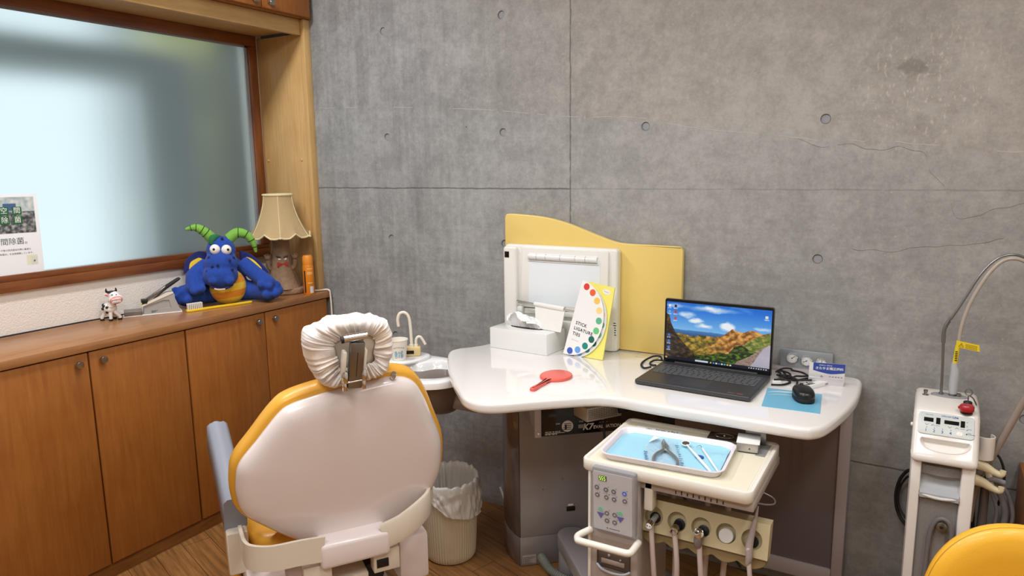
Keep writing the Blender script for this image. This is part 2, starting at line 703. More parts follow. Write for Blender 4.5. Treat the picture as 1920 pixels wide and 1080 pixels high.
# plugs in the tie-rod holes: a smoother, greyer mortar
M['plug'] = mat('tie_hole_mortar', S(146, 148, 152), .7, var=.1, vs=60)
g = G(UPRIGHT)
for x, z, r, h in holes:
    if x > -1.2:
        g.prism(circ(.0138, 20, x, z), -.0066, -.0048)
struct('tie_hole_plug', g, M['plug'], wall_back)
# pour line and hairline cracks across the wall
M['efflo'] = mat('lime_streak', S(186, 185, 181), .8)
M['crack'] = mat('hairline_crack', S(116, 111, 106), .8)


def ribbon(g, pts, w, jag=.003, sm=8, y=-.0006, gapc=-.32):
    P = cat_spline([(a, 0, b) for a, b in pts], sm)
    for i in range(len(P) - 1):
        a, b = P[i], P[i + 1]
        ja, jb = [jag * noise.noise((q.x * 23, q.z * 19, 3.1)) for q in (a, b)]
        wa, wb = [w * (.55 + .9 * abs(noise.noise((q.x * 41, 7, q.z * 13)))) for q in (a, b)]
        if noise.noise((a.x * 11, 1.7, a.z * 5)) < gapc:
            continue
        g.face([(a.x, y, a.z + ja - wa), (b.x, y, b.z + jb - wb), (b.x, y, b.z + jb + wb), (a.x, y, a.z + ja + wa)])


g = G()
ribbon(g, [(-1.34, 1.765), (-.9, 1.745), (-.62, 1.73), (-.3, 1.70), (0, 1.665), (.22, 1.655), (.33, 1.64)], .0011, gapc=-.02)
ribbon(g, [(.35, 1.632), (.52, 1.60), (.72, 1.575), (.9, 1.55), (1.0, 1.545), (1.15, 1.535), (1.35, 1.51), (1.52, 1.49)], .0014, .006, 14, gapc=.0)
for x, z, h in ((.42, 1.632, .018), (.66, 1.60, .028), (.69, 1.598, .030), (.735, 1.592, .022), (.90, 1.575, .012), (.60, 1.603, .008)):
    ribbon(g, [(x, z), (x + .001, z - h * .5), (x, z - h)], .0011, .001, 4, gapc=-2)
struct('pour_line', g, M['efflo'], wall_back)
g = G()
ribbon(g, [(.82, 1.555), (.9, 1.53), (.97, 1.535), (1.06, 1.515), (1.12, 1.52), (1.18, 1.50), (1.2, 1.45), (1.24, 1.40), (1.245, 1.36)], .0007, .01, 14)
ribbon(g, [(1.0, 1.205), (1.1, 1.20), (1.2, 1.222), (1.3, 1.232), (1.4, 1.25)], .0006, .01, 14)
ribbon(g, [(1.255, 1.39), (1.27, 1.33), (1.30, 1.31), (1.36, 1.33), (1.5, 1.38)], .0006, .01, 14)
struct('crack', g, M['crack'], wall_back)

g = G()
g.box(XL - .15, XR + .1, YF - .1, 0.0, -.08, 0)
struct('floor', g, M['floor'])
g = G()
g.box(XL - .15, XR + .1, YF - .1, .02, ZC, ZC + .08)
struct('ceiling', g, M['ceil'])
g = G()
g.box(XR, XR + .1, YF, 0, 0, ZC)
struct('wall_right', g, M['plaster'])
g = G()
g.box(XL, XR, YF - .1, YF, 0, ZC)
struct('wall_front', g, M['plaster'])
# window wall: sill wall, head, and the run beyond the window
WY0, WY1, WZ0, WZ1 = -2.75, -.045, 1.055, 2.112
g = G()
g.box(XL - .12, XL, YF, 0, 0, WZ0 + .02)
g.box(XL - .12, XL, YF, 0, WZ1 - .02, ZC)
g.box(XL - .12, XL, YF, WY0 + .02, WZ0 + .02, WZ1 - .02)
g.box(XL - .12, XL, WY1 - .02, 0, WZ0 + .02, WZ1 - .02)
struct('wall_left', g, M['paper'])

# ------------------------------------------------------------------ frosted window
win = bpy.data.objects.new('window_1', None)
COL.objects.link(win)
win['kind'] = 'structure'
WM[win] = Matrix.Identity(4)
g = G()
g.box(-1.70, -1.648, WY0, WY1, WZ0, 1.094, .003)
g.box(-1.695, -1.652, WY0, WY1, 1.094, 1.117, .002)
g.box(-1.70, -1.648, WY0, WY1, 2.062, 2.112, .003)
struct('window_rail', g, M['dark'], win)
g = G()
g.box(-1.70, -1.648, -.090, WY1, 1.117, 2.062, .003)
g.box(-1.70, -1.648, WY0, WY0 + .05, 1.117, 2.062, .003)
struct('window_stile', g, M['darkv'], win)
g = G()
g.box(-1.672, -1.664, -.102, -.090, 1.117, 2.062)
g.box(-1.672, -1.664, WY0 + .05, -.09, 2.055, 2.062)
struct('glazing_seal', g, M['grey'], win)
g = G()
g.face([(-1.67, WY0 + .03, 1.10), (-1.67, -.07, 1.10), (-1.67, -.07, 2.08), (-1.67, WY0 + .03, 2.08)])
struct('window_pane', g, M['frost'], win, 0)

# outside: what shows blurred through the frosting
M['out1'] = mat('outside_render', S(96, 96, 92), .9)
M['out2'] = mat('outside_beam', S(96, 98, 98), .9)
M['out3'] = mat('outside_hedge', S(206, 200, 132), .9, var=.25, vs=9)
M['out4'] = mat('outside_ground', S(190, 194, 190), .9)
g = G()
g.box(-4.6, -2.2, .66, 1.0, 0, 4.6)
g.box(-2.3, -1.80, .14, .40, 0, 3.2)
struct('exterior_wall', g, M['out1'])
g = G()
g.box(-2.42, -2.20, -3.6, -.24, 1.91, 2.06)
g.box(-2.46, -2.28, -.30, -.06, .9, 2.06)
struct('exterior_beam', g, M['out2'])
g = G()
for k in range(70):
    g.ell((-2.62 + random.uniform(-.14, .14), random.uniform(-.05, .60), random.uniform(.1, 2.3)), random.uniform(.12, .2), 10, 7)
o = struct('exterior_hedge', g, M['out3'])
g = G()
g.box(-7, -1.80, -6, 3, -.1, -.02)
struct('exterior_ground', g, M['out4'])

# ------------------------------------------------------------------ joinery round the window
g = G()
g.box(-1.665, -1.360, -.030, 0, .895, 2.10, .0015)
trim1 = struct('trim_1', g, M['pale'])          # upright lining board
g = G()
g.box(-1.360, -1.335, -.038, 0, .895, 2.159, .002)
struct('edge_strip', g, M['pale'], trim1)
g = G()
for z in (1.525, 1.0):
    for x in (-1.405, -1.635):
        g.lathe([(.007, 0), (.0062, .003), (.003, .005)], (x, -.030, z), 14, (0, -1, 0))
struct('screw_cap', g, M['pale'], trim1)
g = G()
g.box(-1.380, -1.358, -2.9, -.038, 2.090, 2.159, .002)
g.box(-1.655, -1.380, -2.9, -.031, 2.112, 2.159, .002)
struct('trim_2', g, M['paleh'])

# wall cupboards above, base cupboards below
DOORS = [(-.030, -.405), (-.409, -.797), (-.803, -1.178), (-1.182, -1.574)]


def knob_geo(g, x, y, z):
    g.lathe([(.0065, 0), (.0065, .010), (.0125, .0125), (.013, .024), (.0115, .0265), (0.0005, .027)], (x, y, z), 20, (1, 0, 0))


def cupboard(name, label, x_face, x_back, y0, y1, z0, z1, doors, knobs, kz, group):
    t = thing(name, label, 'cabinet', (x_face - .02, (y0 + y1) / 2, z0), group)
    g = G()
    g.box(x_back, x_face - .022, y1 + .001, y0 - .001, z0, z1)
    part('body', g, M['door'], t)
    for (a, b), ky in zip(doors, knobs):
        g = G()
        g.box(x_face - .020, x_face, b + .0012, a - .0012, z0 + .002, z1 - .004, .0012)
        d = part('door', g, M['door'], t)
        g = G()
        knob_geo(g, x_face, ky, kz)
        part('knob', g, M['metal'], d)
    return t


cupboard('base_cabinet', 'brown wooden two-door base cabinet against the concrete wall, below the plush dragon', -1.298, -1.66, -.006, -.80,
         .057, .864, DOORS[:2], (-.452, -.362), .827, 'base cabinets below the window')
cupboard('base_cabinet', 'brown wooden two-door base cabinet away from the corner, below the cow figurine', -1.298, -1.66, -.801, -1.58,
         .057, .864, DOORS[2:], (-1.222, -1.138), .827, 'base cabinets below the window')
UD = [(-.026, -.298), (-.302, -.62), (-.624, -.95), (-.954, -1.28)]
cupboard('wall_cabinet', 'brown overhead cabinet in the corner against the concrete wall', -1.300, -1.66, -.004, -.622, 2.160, ZC - .005, UD[:2], (-.345, -.262), 2.185, 'overhead cabinets')
cupboard('wall_cabinet', 'brown overhead cabinet above the frosted window, away from the corner', -1.300, -1.66, -.622, -1.284, 2.160, ZC - .005, UD[2:], (-.99, -.91), 2.185, 'overhead cabinets')
g = G()
g.box(-1.655, -1.310, -2.9, -.002, 0, .056)
struct('baseboard_left', g, M['plinth'])
g = G()
g.box(-1.664, -1.292, -2.9, -.001, .865, .895, .002)
single('worktop', g, M['counter'], 'long brown laminate counter top over the cabinets below the window', 'countertop', (-1.48, -1.2, .865))
# ------------------------------------------------------------------ paper notice stuck on the glass
M['print'] = attr_mat('printed_paper', rough=.6)
pc = (-1.6665, -1.235, 1.262)
PM = frame(pc, (0, 1, 0), (0, 0, 1), (1, 0, 0)) @ Rz(-1.0)
t = thing('notice', 'white paper notice with Japanese text and a photo stuck on the frosted glass', 'poster', pc)
PW, PH = .262, .292


def notice(u, v):
    # v runs up; a strip of photographs fills the top
    if v < .515 or v > .965 or u > .955:
        if .10 < v < .24 and .78 < u < .93:
            if u > .84 and v < .22:
                return (214, 218, 206) if not (.87 < u < .90 and .14 < v < .17) else (60, 60, 60)
            return (226, 228, 200)
        return (238, 242, 246)
    n = fbm(u, v, 4, 14)
    if u < .44:
        return lerp3((226, 190, 142), (190, 196, 190), .5 + n * 2)
    if v > .78:
        c = lerp3((150, 170, 176), (208, 212, 208), .5 + 1.6 * n)
        if .55 < u < .72 and .79 < v < .89:
            c = (66, 96, 136)
        return c
    return lerp3((52, 56, 60), (176, 178, 176), .4 + 2.2 * fbm(u, v, 3, 22, 4))


g = G()
g.box(-PW / 2, PW / 2, -PH / 2, PH / 2, -.0006, 0)
g2 = G(PM)
g2.box(-PW / 2, PW / 2, -PH / 2, PH / 2, -.0006, 0)
part('sheet', g2, M['whitem'], t)
g.bm.free()
picture('printed_picture', 90, 100, PW, PH, notice, PM @ T(0, 0, .0004), M['print'], t)
M['pgreen'] = mat('printed_green', S(30, 100, 52), .6)
M['ptext'] = mat('printed_grey', S(64, 68, 72), .6)
for ch, (a, b) in zip('空間除菌', ((.035, .086), (.078, .086), (.035, .052), (.078, .052))):
    g = G(PM)
    g.prism(rrect(.031, .029, .004, 4, a - .02, b), .0006, .0009)
    gt = part('green_tile', g, M['pgreen'], t)
    g = G(PM)
    g.text(ch, .024, T(a - .02, b, .0011))
    part('tile_character', g, M['inkw'], gt, angle=0)
g = G(PM)
g.text('院内空間除菌。', .0265, T(.006, -.026, .0008))
part('headline', g, M['ptext'], t, angle=0)
for i in range(2):
    g = G(PM)
    g.text('インフルエンザ等の院内感染対策に最適な' if i == 0 else '「クリーン空間除菌水」を全館噴霧しています。', .0078, T(.018, -.056 - .014 * i, .0008))
    part('text_line', g, M['ptext'], t, angle=0)

# ------------------------------------------------------------------ thin black cable along the foot of the wall
g = G()
g.tube([(-1.655, -2.3, .898), (-1.652, -1.45, .899), (-1.654, -1.25, .899), (-1.648, -1.10, .900), (-1.652, -.98, .899), (-1.640, -.90, .900), (-1.645, -.8, .900)], .003, 8, 6)
single('cable', g, M['rubber'], 'thin black cable lying on the counter along the white wall', 'cable', (-1.65, -1.2, .897))

# ------------------------------------------------------------------ cow figurine
M['cowwhite'] = mat('cow_white', S(240, 238, 234), .3, coat=.3)
M['cowpink'] = mat('cow_pink', S(232, 140, 136), .35)
cw = (-1.598, -.915, .895)
cu, ca = V((.497, .868, 0)), V((.868, -.497, 0))
CF = frame(cw, cu, -ca, (0, 0, 1))      # x across, -y to the viewer
t = thing('cow_figurine', 'small black and white cow figurine baring teeth with braces, on the counter', 'figurine', cw)
g = G(CF)
g.ell((0, .008, .049), (.0265, .030, .024), R=Rx(8))
g.tube([(.004, -.012, .058), (.012, -.016, .082)], [.014, .010], 12)
body = part('body', g, M['cowwhite'], t)
g = G(CF)
for c, r in (((-.020, -.006, .060), .006), ((-.0255, -.006, .050), .0065), ((-.010, -.0185, .056), .0055), ((-.012, -.0165, .034), .006), ((.018, .0, .066), .007), ((.004, .012, .072), .008), ((-.02, .02, .06), .007)):
    p = V((c[0], c[1] - .008, c[2] - .049))
    p = V((p.x / .0265, p.y / .030, p.z / .024)).normalized()
    q = V((p.x * .0262, p.y * .0297 + .008, p.z * .0237 + .049))
    g.ell(q, (r, r, r * .95), 14, 10)
part('spot', g, M['black'], body)
for lx, ly in ((.0, -.014), (.026, -.006), (-.024, .010), (.012, .028)):
    g = G(CF)
    ox = lx * 1.25
    g.tube([(lx * .6, ly * .7, .036), (ox, ly, .014), (ox, ly, .007)], [.0085, .0062, .0068], 12)
    l = part('leg', g, M['cowwhite'], t)
    g = G(CF)
    g.lathe([(.0075, 0), (.0078, .004), (.0065, .0085)], (ox, ly, 0), 14)
    part('hoof', g, M['black'], l)
g = G(CF)
g.ell((.020, -.012, .098), (.021, .020, .020))
g.ell((.024, -.022, .087), (.0265, .020, .020), R=Ry(-8))
h = part('head', g, M['cowwhite'], t)
g = G(CF)
g.ell((.0255, -.0325, .0855), (.0225, .013, .0160), R=Ry(-8))
mo = part('mouth', g, M['cowpink'], h)
for row, z0 in ((0, .0892), (1, .0790)):
    for k in range(6):
        a = (k - 2.5) / 3.4
        g = G(CF)
        x = .0255 + .0185 * math.sin(a * 1.1)
        y = -.0325 - .0125 * math.cos(a * 1.2)
        g.box(x - .0029, x + .0029, y - .002, y + .005, z0 - .0042 + a * .0018, z0 + .0042 + a * .0018, .0013)
        part('tooth', g, M['cowwhite'], mo)
g = G(CF)
for z0 in (.0892, .0790):
    g.tube([(.0255 + .0185 * math.sin((k - 2.5) / 3.4 * 1.1), -.0350 - .0125 * math.cos((k - 2.5) / 3.4 * 1.2), z0 + (k - 2.5) / 3.4 * .0018) for k in range(6)], .0006, 6)
part('brace_wire', g, M['steel'], mo)
g = G(CF)
g.ell((-.004, -.008, .104), (.011, .003, .0065), R=Ry(25))
part('ear', g, M['cowwhite'], h)
g = G(CF)
g.ell((-.005, -.0102, .104), (.0075, .002, .0042), R=Ry(25))
part('ear_lining', g, M['cowpink'], h)
g = G(CF)
g.ell((.012, -.008, .1145), (.016, .012, .006))
for sx in (-1, 1):
    g.tube([(.011 + sx * .008, -.008, .114), (.011 + sx * .017, -.008, .119), (.011 + sx * .0165, -.009, .131)], [.005, .0045, .0015], 10, 4)
part('horn', g, M['black'], h)
for sx in (0, 1):
    g = G(CF)
    g.ell((.013 + sx * .014, -.029, .107 - sx * .001), (.0045, .003, .0042))
    e = part('eye', g, M['inkw'], h)
    g = G(CF)
    g.ell((.0132 + sx * .014, -.0315, .107 - sx * .001), .0021, 12, 8)
    part('pupil', g, M['black'], e)

# ------------------------------------------------------------------ grey stapler with a long lever
st = (-1.56, -.745, .895)
SF = frame(st, (.50, .866, 0), (-.866, .50, 0), (0, 0, 1))
M['stgrey'] = mat('stapler_grey', S(168, 168, 166), .45)
t = thing('long_lever_stapler', 'grey desktop stapler with a raised black lever, beside the cow figurine', 'stapler', st)
g = G(SF)
g.box(-.122, .098, -.030, .055, 0, .004, .001)
part('base_plate', g, M['whitem'], t)
g = G(SF)
side = [(-.048, .004), (.094, .004), (.088, .022), (.068, .082), (.055, .082), (-.046, .040), (-.046, .036), (.03, .058), (.052, .056), (.058, .022), (.014, .022), (-.004, .008)]
SIDE = frame((0, 0, 0), (1, 0, 0), (0, 0, 1), (0, -1, 0))
g.prism(side, .022, .026, M=SIDE)
g.prism(side, -.05, -.046, M=SIDE)
g.prism([(-.046, .004), (.090, .004), (.066, .080), (.052, .080), (-.044, .036)], -.042, .022, M=SIDE)
g.box(-.02, .09, -.022, .046, .004, .020, .002)
g.box(.055, .075, -.022, .046, .02, .078, .002)
part('housing', g, M['stgrey'], t)
g = G(SF)
g.prism([(-.050, .038), (.070, .083), (.070, .0865), (.045, .086), (-.052, .0445)], -.05, .028, M=SIDE)
part('top_cover', g, M['ivory'], t)
g = G(SF)
g.box(-.118, -.052, -.030, .030, .004, .024, .002)
part('magazine', g, M['steel'], t)
g = G(SF)
g.box(-.052, -.028, -.028, .010, .046, .066, .002)
hb = part('lever_foot', g, M['black'], t)
g = G(SF)
g.box(-.0535, -.0495, -.0285, -.012, .047, .054, .0005)
part('warning_sticker', g, mat('sticker_yellow', S(214, 206, 60), .5), hb)
g = G(SF)
g.prism([(-.036, .066), (.045, .115), (.052, .108), (-.024, .052)], -.012, .014, M=SIDE, bev=.003)
lv = part('lever_arm', g, M['steel'], t)
g = G(SF)
g.prism([(-.020, .050), (.048, .100), (.098, .133), (.104, .139), (.100, .144), (.090, .141), (.044, .114), (.0, .07)], -.016, .016, M=SIDE, bev=.004)
part('grip', g, M['rubber'], lv)

# ------------------------------------------------------------------ plush dragon
def fur(name, col, col2):
    m, nt, out = nodes_of(name)
    b = N(nt, 'ShaderNodeBsdfPrincipled', Roughness=.9)
    b.inputs['Sheen Weight'].default_value = .12
    b.inputs['Sheen Roughness'].default_value = .5
    tc = N(nt, 'ShaderNodeTexCoord')
    n = N(nt, 'ShaderNodeTexNoise', Scale=38.0, Detail=6.0, Roughness=.7)
    nt.links.new(tc.outputs['Object'], n.inputs['Vector'])
    mx = N(nt, 'ShaderNodeMixRGB')
    mx.inputs[1].default_value = col
    mx.inputs[2].default_value = col2
    nt.links.new(n.outputs['Fac'], mx.inputs[0])
    nt.links.new(mx.outputs[0], b.inputs['Base Color'])
    n2 = N(nt, 'ShaderNodeTexNoise', Scale=260.0, Detail=4.0)
    nt.links.new(tc.outputs['Object'], n2.inputs['Vector'])
    bp = N(nt, 'ShaderNodeBump', Strength=.7, Distance=.004)
    nt.links.new(n2.outputs['Fac'], bp.inputs['Height'])
    nt.links.new(bp.outputs[0], b.inputs['Normal'])
    nt.links.new(b.outputs[0], out.inputs[0])
    return m


def fuse(o, vox, it=6):
    r = o.modifiers.new('fuse', 'REMESH')
    r.mode = 'VOXEL'
    r.voxel_size = vox
    r.use_smooth_shade = True
    sm = o.modifiers.new('soften', 'SMOOTH')
    sm.iterations = it
    sm.factor = .5


M['blue'] = fur('blue_plush', S(14, 50, 138), S(34, 84, 184))
M['navy'] = fur('navy_plush', S(22, 28, 88), S(34, 46, 120))
M['lime'] = fur('lime_plush', S(112, 176, 60), S(140, 198, 84))
M['yel'] = fur('yellow_plush', S(236, 196, 44), S(248, 214, 70))
M['ora'] = fur('orange_plush', S(226, 140, 28), S(240, 160, 44))
dg0 = (-1.492, -.440, .895)
DF = frame(dg0, (.611, .791, 0), (-.791, .611, 0), (0, 0, 1))
t = thing('plush_dragon', 'blue plush dragon with green horns and striped yellow belly, sitting on the counter', 'plush toy', dg0)
g = G(DF)
g.ell((0, .02, .085), (.088, .072, .088))                     # trunk
g.ell((0, .02, .165), (.070, .058, .055))
g.ell((-.012, -.022, .235), (.062, .058, .068))               # head
g.ell((-.016, -.058, .185), (.070, .060, .062))
g.ell((-.022, -.070, .135), (.073, .062, .060))               # muzzle
g.ell((-.052, -.118, .118), (.020, .018, .018))
g.ell((.012, -.118, .114), (.022, .020, .020))
for sx in (-1, 1):
    sh = (sx * .070, .0, .175)
    eb = (sx * .128, -.03, .135) if sx < 0 else (sx * .125, -.035, .125)
    hd = (sx * .128, -.062, .088) if sx < 0 else (sx * .168, -.066, .088)
    g.tube([sh, eb, hd], [.036, .034, .036], 16, 5)
    g.ell(hd, (.038, .036, .034))
    g.ell((hd[0] - sx * .026, hd[1] - .026, hd[2] - .004), .019, 14, 10)
    g.ell((hd[0] + sx * .004, hd[1] - .036, hd[2] - .012), .017, 14, 10)
    ft = (sx * .168, -.050 if sx > 0 else -.030, .050)
    g.tube([(sx * .055, .02, .05), (sx * .115, -.004, .048), ft], [.050, .044, .048], 16, 5)
    g.ell(ft, (.050, .048, .048))
    for a, b, c in ((-.005, -.046, .028), (.030, -.036, .030), (.048, -.012, .038)):
        g.ell((ft[0] + sx * a, ft[1] + b, ft[2] - .012 + (c - .028)), (.022, .024, .022), 14, 10)
    g.ell((ft[0] + sx * .040, ft[1] - .014, ft[2] + .020), (.020, .020, .024), 14, 10)
for v in g.bm.verts:
    if v.co.z < .8975:
        v.co.z = .8975
body = part('body', g, M['blue'], t)
fuse(body, .0055, 5)
# belly, one band per stripe
BC, BR = V((.004, -.018, .078)), V((.078, .062, .083))
for k in range(5):
    g = G(DF)
    z0, z1 = -.92 + k * .36, -.92 + (k + 1) * .36 + .01
    rings = []
    for j in range(5):
        zz = z0 + (z1 - z0) * j / 4
        ring = []
        for i in range(25):
            a = -PI * .06 - PI * .88 * i / 24
            zt = zz + .10 * math.cos(a)          # stripes rise to one side
            zt = max(-.985, min(.985, zt))
            rr = math.sqrt(1 - zt * zt)
            ring.append((BC.x + BR.x * rr * math.cos(a), BC.y + BR.y * rr * math.sin(a) - .004, BC.z + BR.z * zt))
        rings.append(ring)
    g.loft(rings, False, False, closed=False)
    part('belly_stripe', g, M['ora'] if k in (1, 3) else M['yel'], t, 'yellow belly band' if k not in (1, 3) else 'orange belly band', 60)
# horns with dark rings
for sx in (-1, 1):
    P = [(-.046, -.012, .292), (-.072, -.018, .322), (-.105, -.02, .343), (-.142, -.018, .338)] if sx < 0 else \
        [(.026, -.012, .288), (.060, -.018, .312), (.100, -.02, .300), (.124, -.02, .262), (.132, -.018, .226)]
    rr = [.024, .021, .016, .007] if sx < 0 else [.024, .022, .018, .013, .006]
    g = G(DF)
    Q = cat_spline(P, 8)
    R = [x.x for x in cat_spline([(a, 0, 0) for a in rr], 8)]
    g.tube(Q, R, 18)
    g.ell(Q[-1], R[-1], 12, 8)
    hn = part('horn', g, M['lime'], t)
    g = G(DF)
    L = len(Q)
    for f in (.28, .46, .64, .82):
        i = int(L * f)
        d = (Q[i + 1] - Q[i]).normalized()
        x = d.orthogonal().normalized()
        y = d.cross(x)
        g.tube([Q[i] + (x * math.cos(a) + y * math.sin(a)) * (R[i] + .0006) for a in [2 * PI * k / 18 for k in range(18)]], .0016, 6, closed=True)
    part('horn_ring', g, mat('horn_ring_thread', S(34, 58, 30), .9), hn)
g = G(DF)
g.tube([(-.048, -.050, .270), (-.040, -.045, .296), (-.010, -.03, .303)], [.010, .016, .004], 12, 4)
part('brow_tuft', g, mat('tuft_green', S(40, 110, 70), .9), t)
for ex, ez, px in ((-.036, .250, -.004), (.010, .246, .006)):
    g = G(DF)
    g.ell((ex, -.083, ez), (.0215, .018, .0225))
    e = part('eye', g, M['cowwhite'], t)
    g = G(DF)
    g.ell((ex + px, -.0985, ez + .002), (.006, .004, .006), 14, 8)
    part('pupil', g, M['black'], e)
g = G(DF)
g.tube([(-.062, -.112, .092), (-.034, -.126, .082), (0, -.122, .084), (.024, -.106, .096)], .005, 8, 5)
mo = part('mouth', g, M['navy'], t)
g = G(DF)
g.tube([(-.050, -.123, .085), (-.034, -.129, .081), (-.008, -.128, .081)], .0038, 8, 4)
part('teeth', g, mat('plush_teeth', S(226, 200, 170), .8), mo)
for c in ((-.062, -.088, .218), (-.052, -.112, .182), (-.030, -.122, .188), (.020, -.116, .205), (.028, -.116, .165), (-.074, -.098, .160), (.036, -.088, .212), (-.004, -.06, .296)):
    g = G(DF)
    g.ell(c, (.0065, .006, .0062), 12, 8)
    o = part('fur_spot', g, M['navy'], t)
for sx in (-1, 1):
    P = [(sx * .066, .035, .215), (sx * .11, .045, .232), (sx * .160, .04, .196), (sx * .172, .03, .140), (sx * .15, .035, .150), (sx * .11, .04, .13), (sx * .075, .04, .15)]
    if sx > 0:
        P = [(.062, .02, .222), (.095, .015, .220), (.135, -.005, .190), (.178, -.03, .135), (.165, -.025, .125), (.12, .0, .125), (.08, .02, .145)]
    g = G(DF)
    Q = cat_spline(P, 5, True)
    cen = sum(Q, V()) / len(Q)
    d = V((0, -.010, 0))
    g.loft([[cen + (q - cen) * .86 - d * 1.0 for q in Q], [q - d * .6 for q in Q], [q + d * .6 for q in Q], [cen + (q - cen) * .86 + d for q in Q]])
    w = part('wing', g, M['navy'], t)
    g = G(DF)
    A = [cen + (q - cen) * .72 + d * 1.12 for q in Q]
    A = [cen + (q - cen) * .55 + d * 1.12 for q in Q]
    g.loft([A, [cen + (q - cen) * .4 + d * 1.35 for q in Q]])
    part('wing_lining', g, M['yel'], w)

# ------------------------------------------------------------------ giant toothbrush
M['brushy'] = mat('toothbrush_yellow', S(244, 208, 40), .3, coat=.3)
a0, a1 = V((-1.462, -.672, .895)), V((-1.386, -.398, .895))
d = (a1 - a0).normalized()
BF = frame(a0, d, V((0, 0, 1)).cross(d), (0, 0, 1))
Lb = (a1 - a0).length
t = thing('giant_toothbrush', 'oversized yellow toothbrush lying in front of the plush dragon', 'toothbrush', a0)
g = G(BF)
out = [(0, .009), (.02, .011), (.07, .0105), (.10, .006), (.13, .0065), (.22, .0085), (Lb - .01, .0075), (Lb, .004)]
g.prism(cat_spline(out, 4) + list(reversed([V((p.x, -p.y)) for p in cat_spline(out, 4)])), 0, .010, .003)
part('handle', g, M['brushy'], t)
M['bristle'] = mat('white_bristle', S(226, 224, 214), .8)
for i in range(8):
    for j in range(3):
        g = G(BF)
        g.lathe([(.0028, 0), (.0031, .013), (.0036, .0245), (.0020, .0255)], (.008 + i * .0078, -.0068 + j * .0068, .010), 8)
        part('bristle_tuft', g, M['bristle'], t)

# ------------------------------------------------------------------ table lamp with a tree trunk base
lp = (-1.440, -.150, .895)
LF = frame(lp, (.663, .749, 0), (-.749, .663, 0), (0, 0, 1))
M['bark'] = mat('lamp_bark', S(150, 122, 96), .75, var=.35, vs=30, bump=.6, bs=45)
M['shade'] = mat('lamp_linen', S(188, 164, 122), .85, var=.08, vs=160, bump=.2, bs=400)
M['trimc'] = mat('lamp_trim', S(226, 214, 170), .7)
t = thing('table_lamp', 'table lamp with beige bell shade and sculpted tree trunk base in the counter corner', 'lamp', lp)
g = G(LF)
pts = [(.092 * (1 + .08 * math.sin(3 * a + 1)) * math.cos(a), .075 * (1 + .08 * math.cos(2 * a)) * math.sin(a)) for a in [2 * PI * k / 40 for k in range(40)]]
g.prism(pts, 0, .030, .008)
part('base', g, M['bark'], t)
g = G(LF)
rings = []
for k in range(13):
    z = .028 + k * .0195
    f = k / 12
    r = .052 * (1 - f) ** 2 + .032 + .006 * f
    rings.append([(-.012 + r * (1 + .07 * math.sin(7 * a + 2 * f)) * math.cos(a), r * .9 * (1 + .07 * math.cos(5 * a)) * math.sin(a), z) for a in [2 * PI * i / 36 for i in range(36)]])
g.loft(rings)
tr = part('trunk', g, M['bark'], t)
for sx in (-1, 1):
    g = G(LF)
    x0 = -.012
    g.tube([(x0 + sx * .03, -.006, .115), (x0 + sx * .055, -.012, .128), (x0 + sx * .062, -.014, .165)], [.014, .011, .011], 12, 5)
    g.ell((x0 + sx * .062, -.016, .178), (.014, .010, .014))
    for k in range(4):
        g.tube([(x0 + sx * .062 + (k - 1.5) * .0065, -.020, .180), (x0 + sx * .062 + (k - 1.5) * .0085, -.024, .196 - abs(k - 1.5) * .003)], [.0042, .003], 8)
    part('branch', g, M['bark'], tr)
g = G(LF)
for ex in (-.020, .006):
    g.ell((ex, -.0375, .170), (.0075, .005, .0065), 14, 10)
ey = part('eye', g, M['inkw'], tr)
g = G(LF)
for a, b in (((-.034, -.040, .186), (-.014, -.043, .177)), ((.020, -.040, .186), (.0, -.043, .177))):
    g.tube([a, b], [.003, .0042], 8)
part('eyebrow', g, M['black'], tr)
g = G(LF)
g.prism([(-.030, .158), (-.007, .149), (.016, .158), (.018, .135), (-.006, .142), (-.032, .132)], .040, .045, .001, M=UPRIGHT)
part('mouth', g, mat('lamp_mouth_red', S(176, 52, 48), .5), tr)
# shade: six panels, bowed profile, scalloped hem
sc0 = V((-.010, 0, 0))
NP, SEG = 6, 10


def shade_ring(f, inset=0.0):
    z = .272 + (.470 - .272) * f
    r = .066 + (.136 - .066) * ((1 - f) ** 1.7) - inset
    out = []
    for i in range(NP * SEG):
        u = (i % SEG) / SEG
        a = 2 * PI * i / (NP * SEG) + math.radians(30)
        k = math.cos(PI / NP) / math.cos((u - .5) * 2 * PI / NP)
        rr = r * (.55 * k / math.cos(PI / NP) * 1.0 + .45) * (1.0 if True else 0)
        sc = math.exp(-((u - .5) / .12) ** 2) * .020 * (1 - f) ** 6
        cor = (abs(u - .5) * 2) ** 8 * .006 * (1 - f) ** 8
        out.append((sc0.x + rr * math.cos(a), rr * math.sin(a), z + sc + cor))
    return out


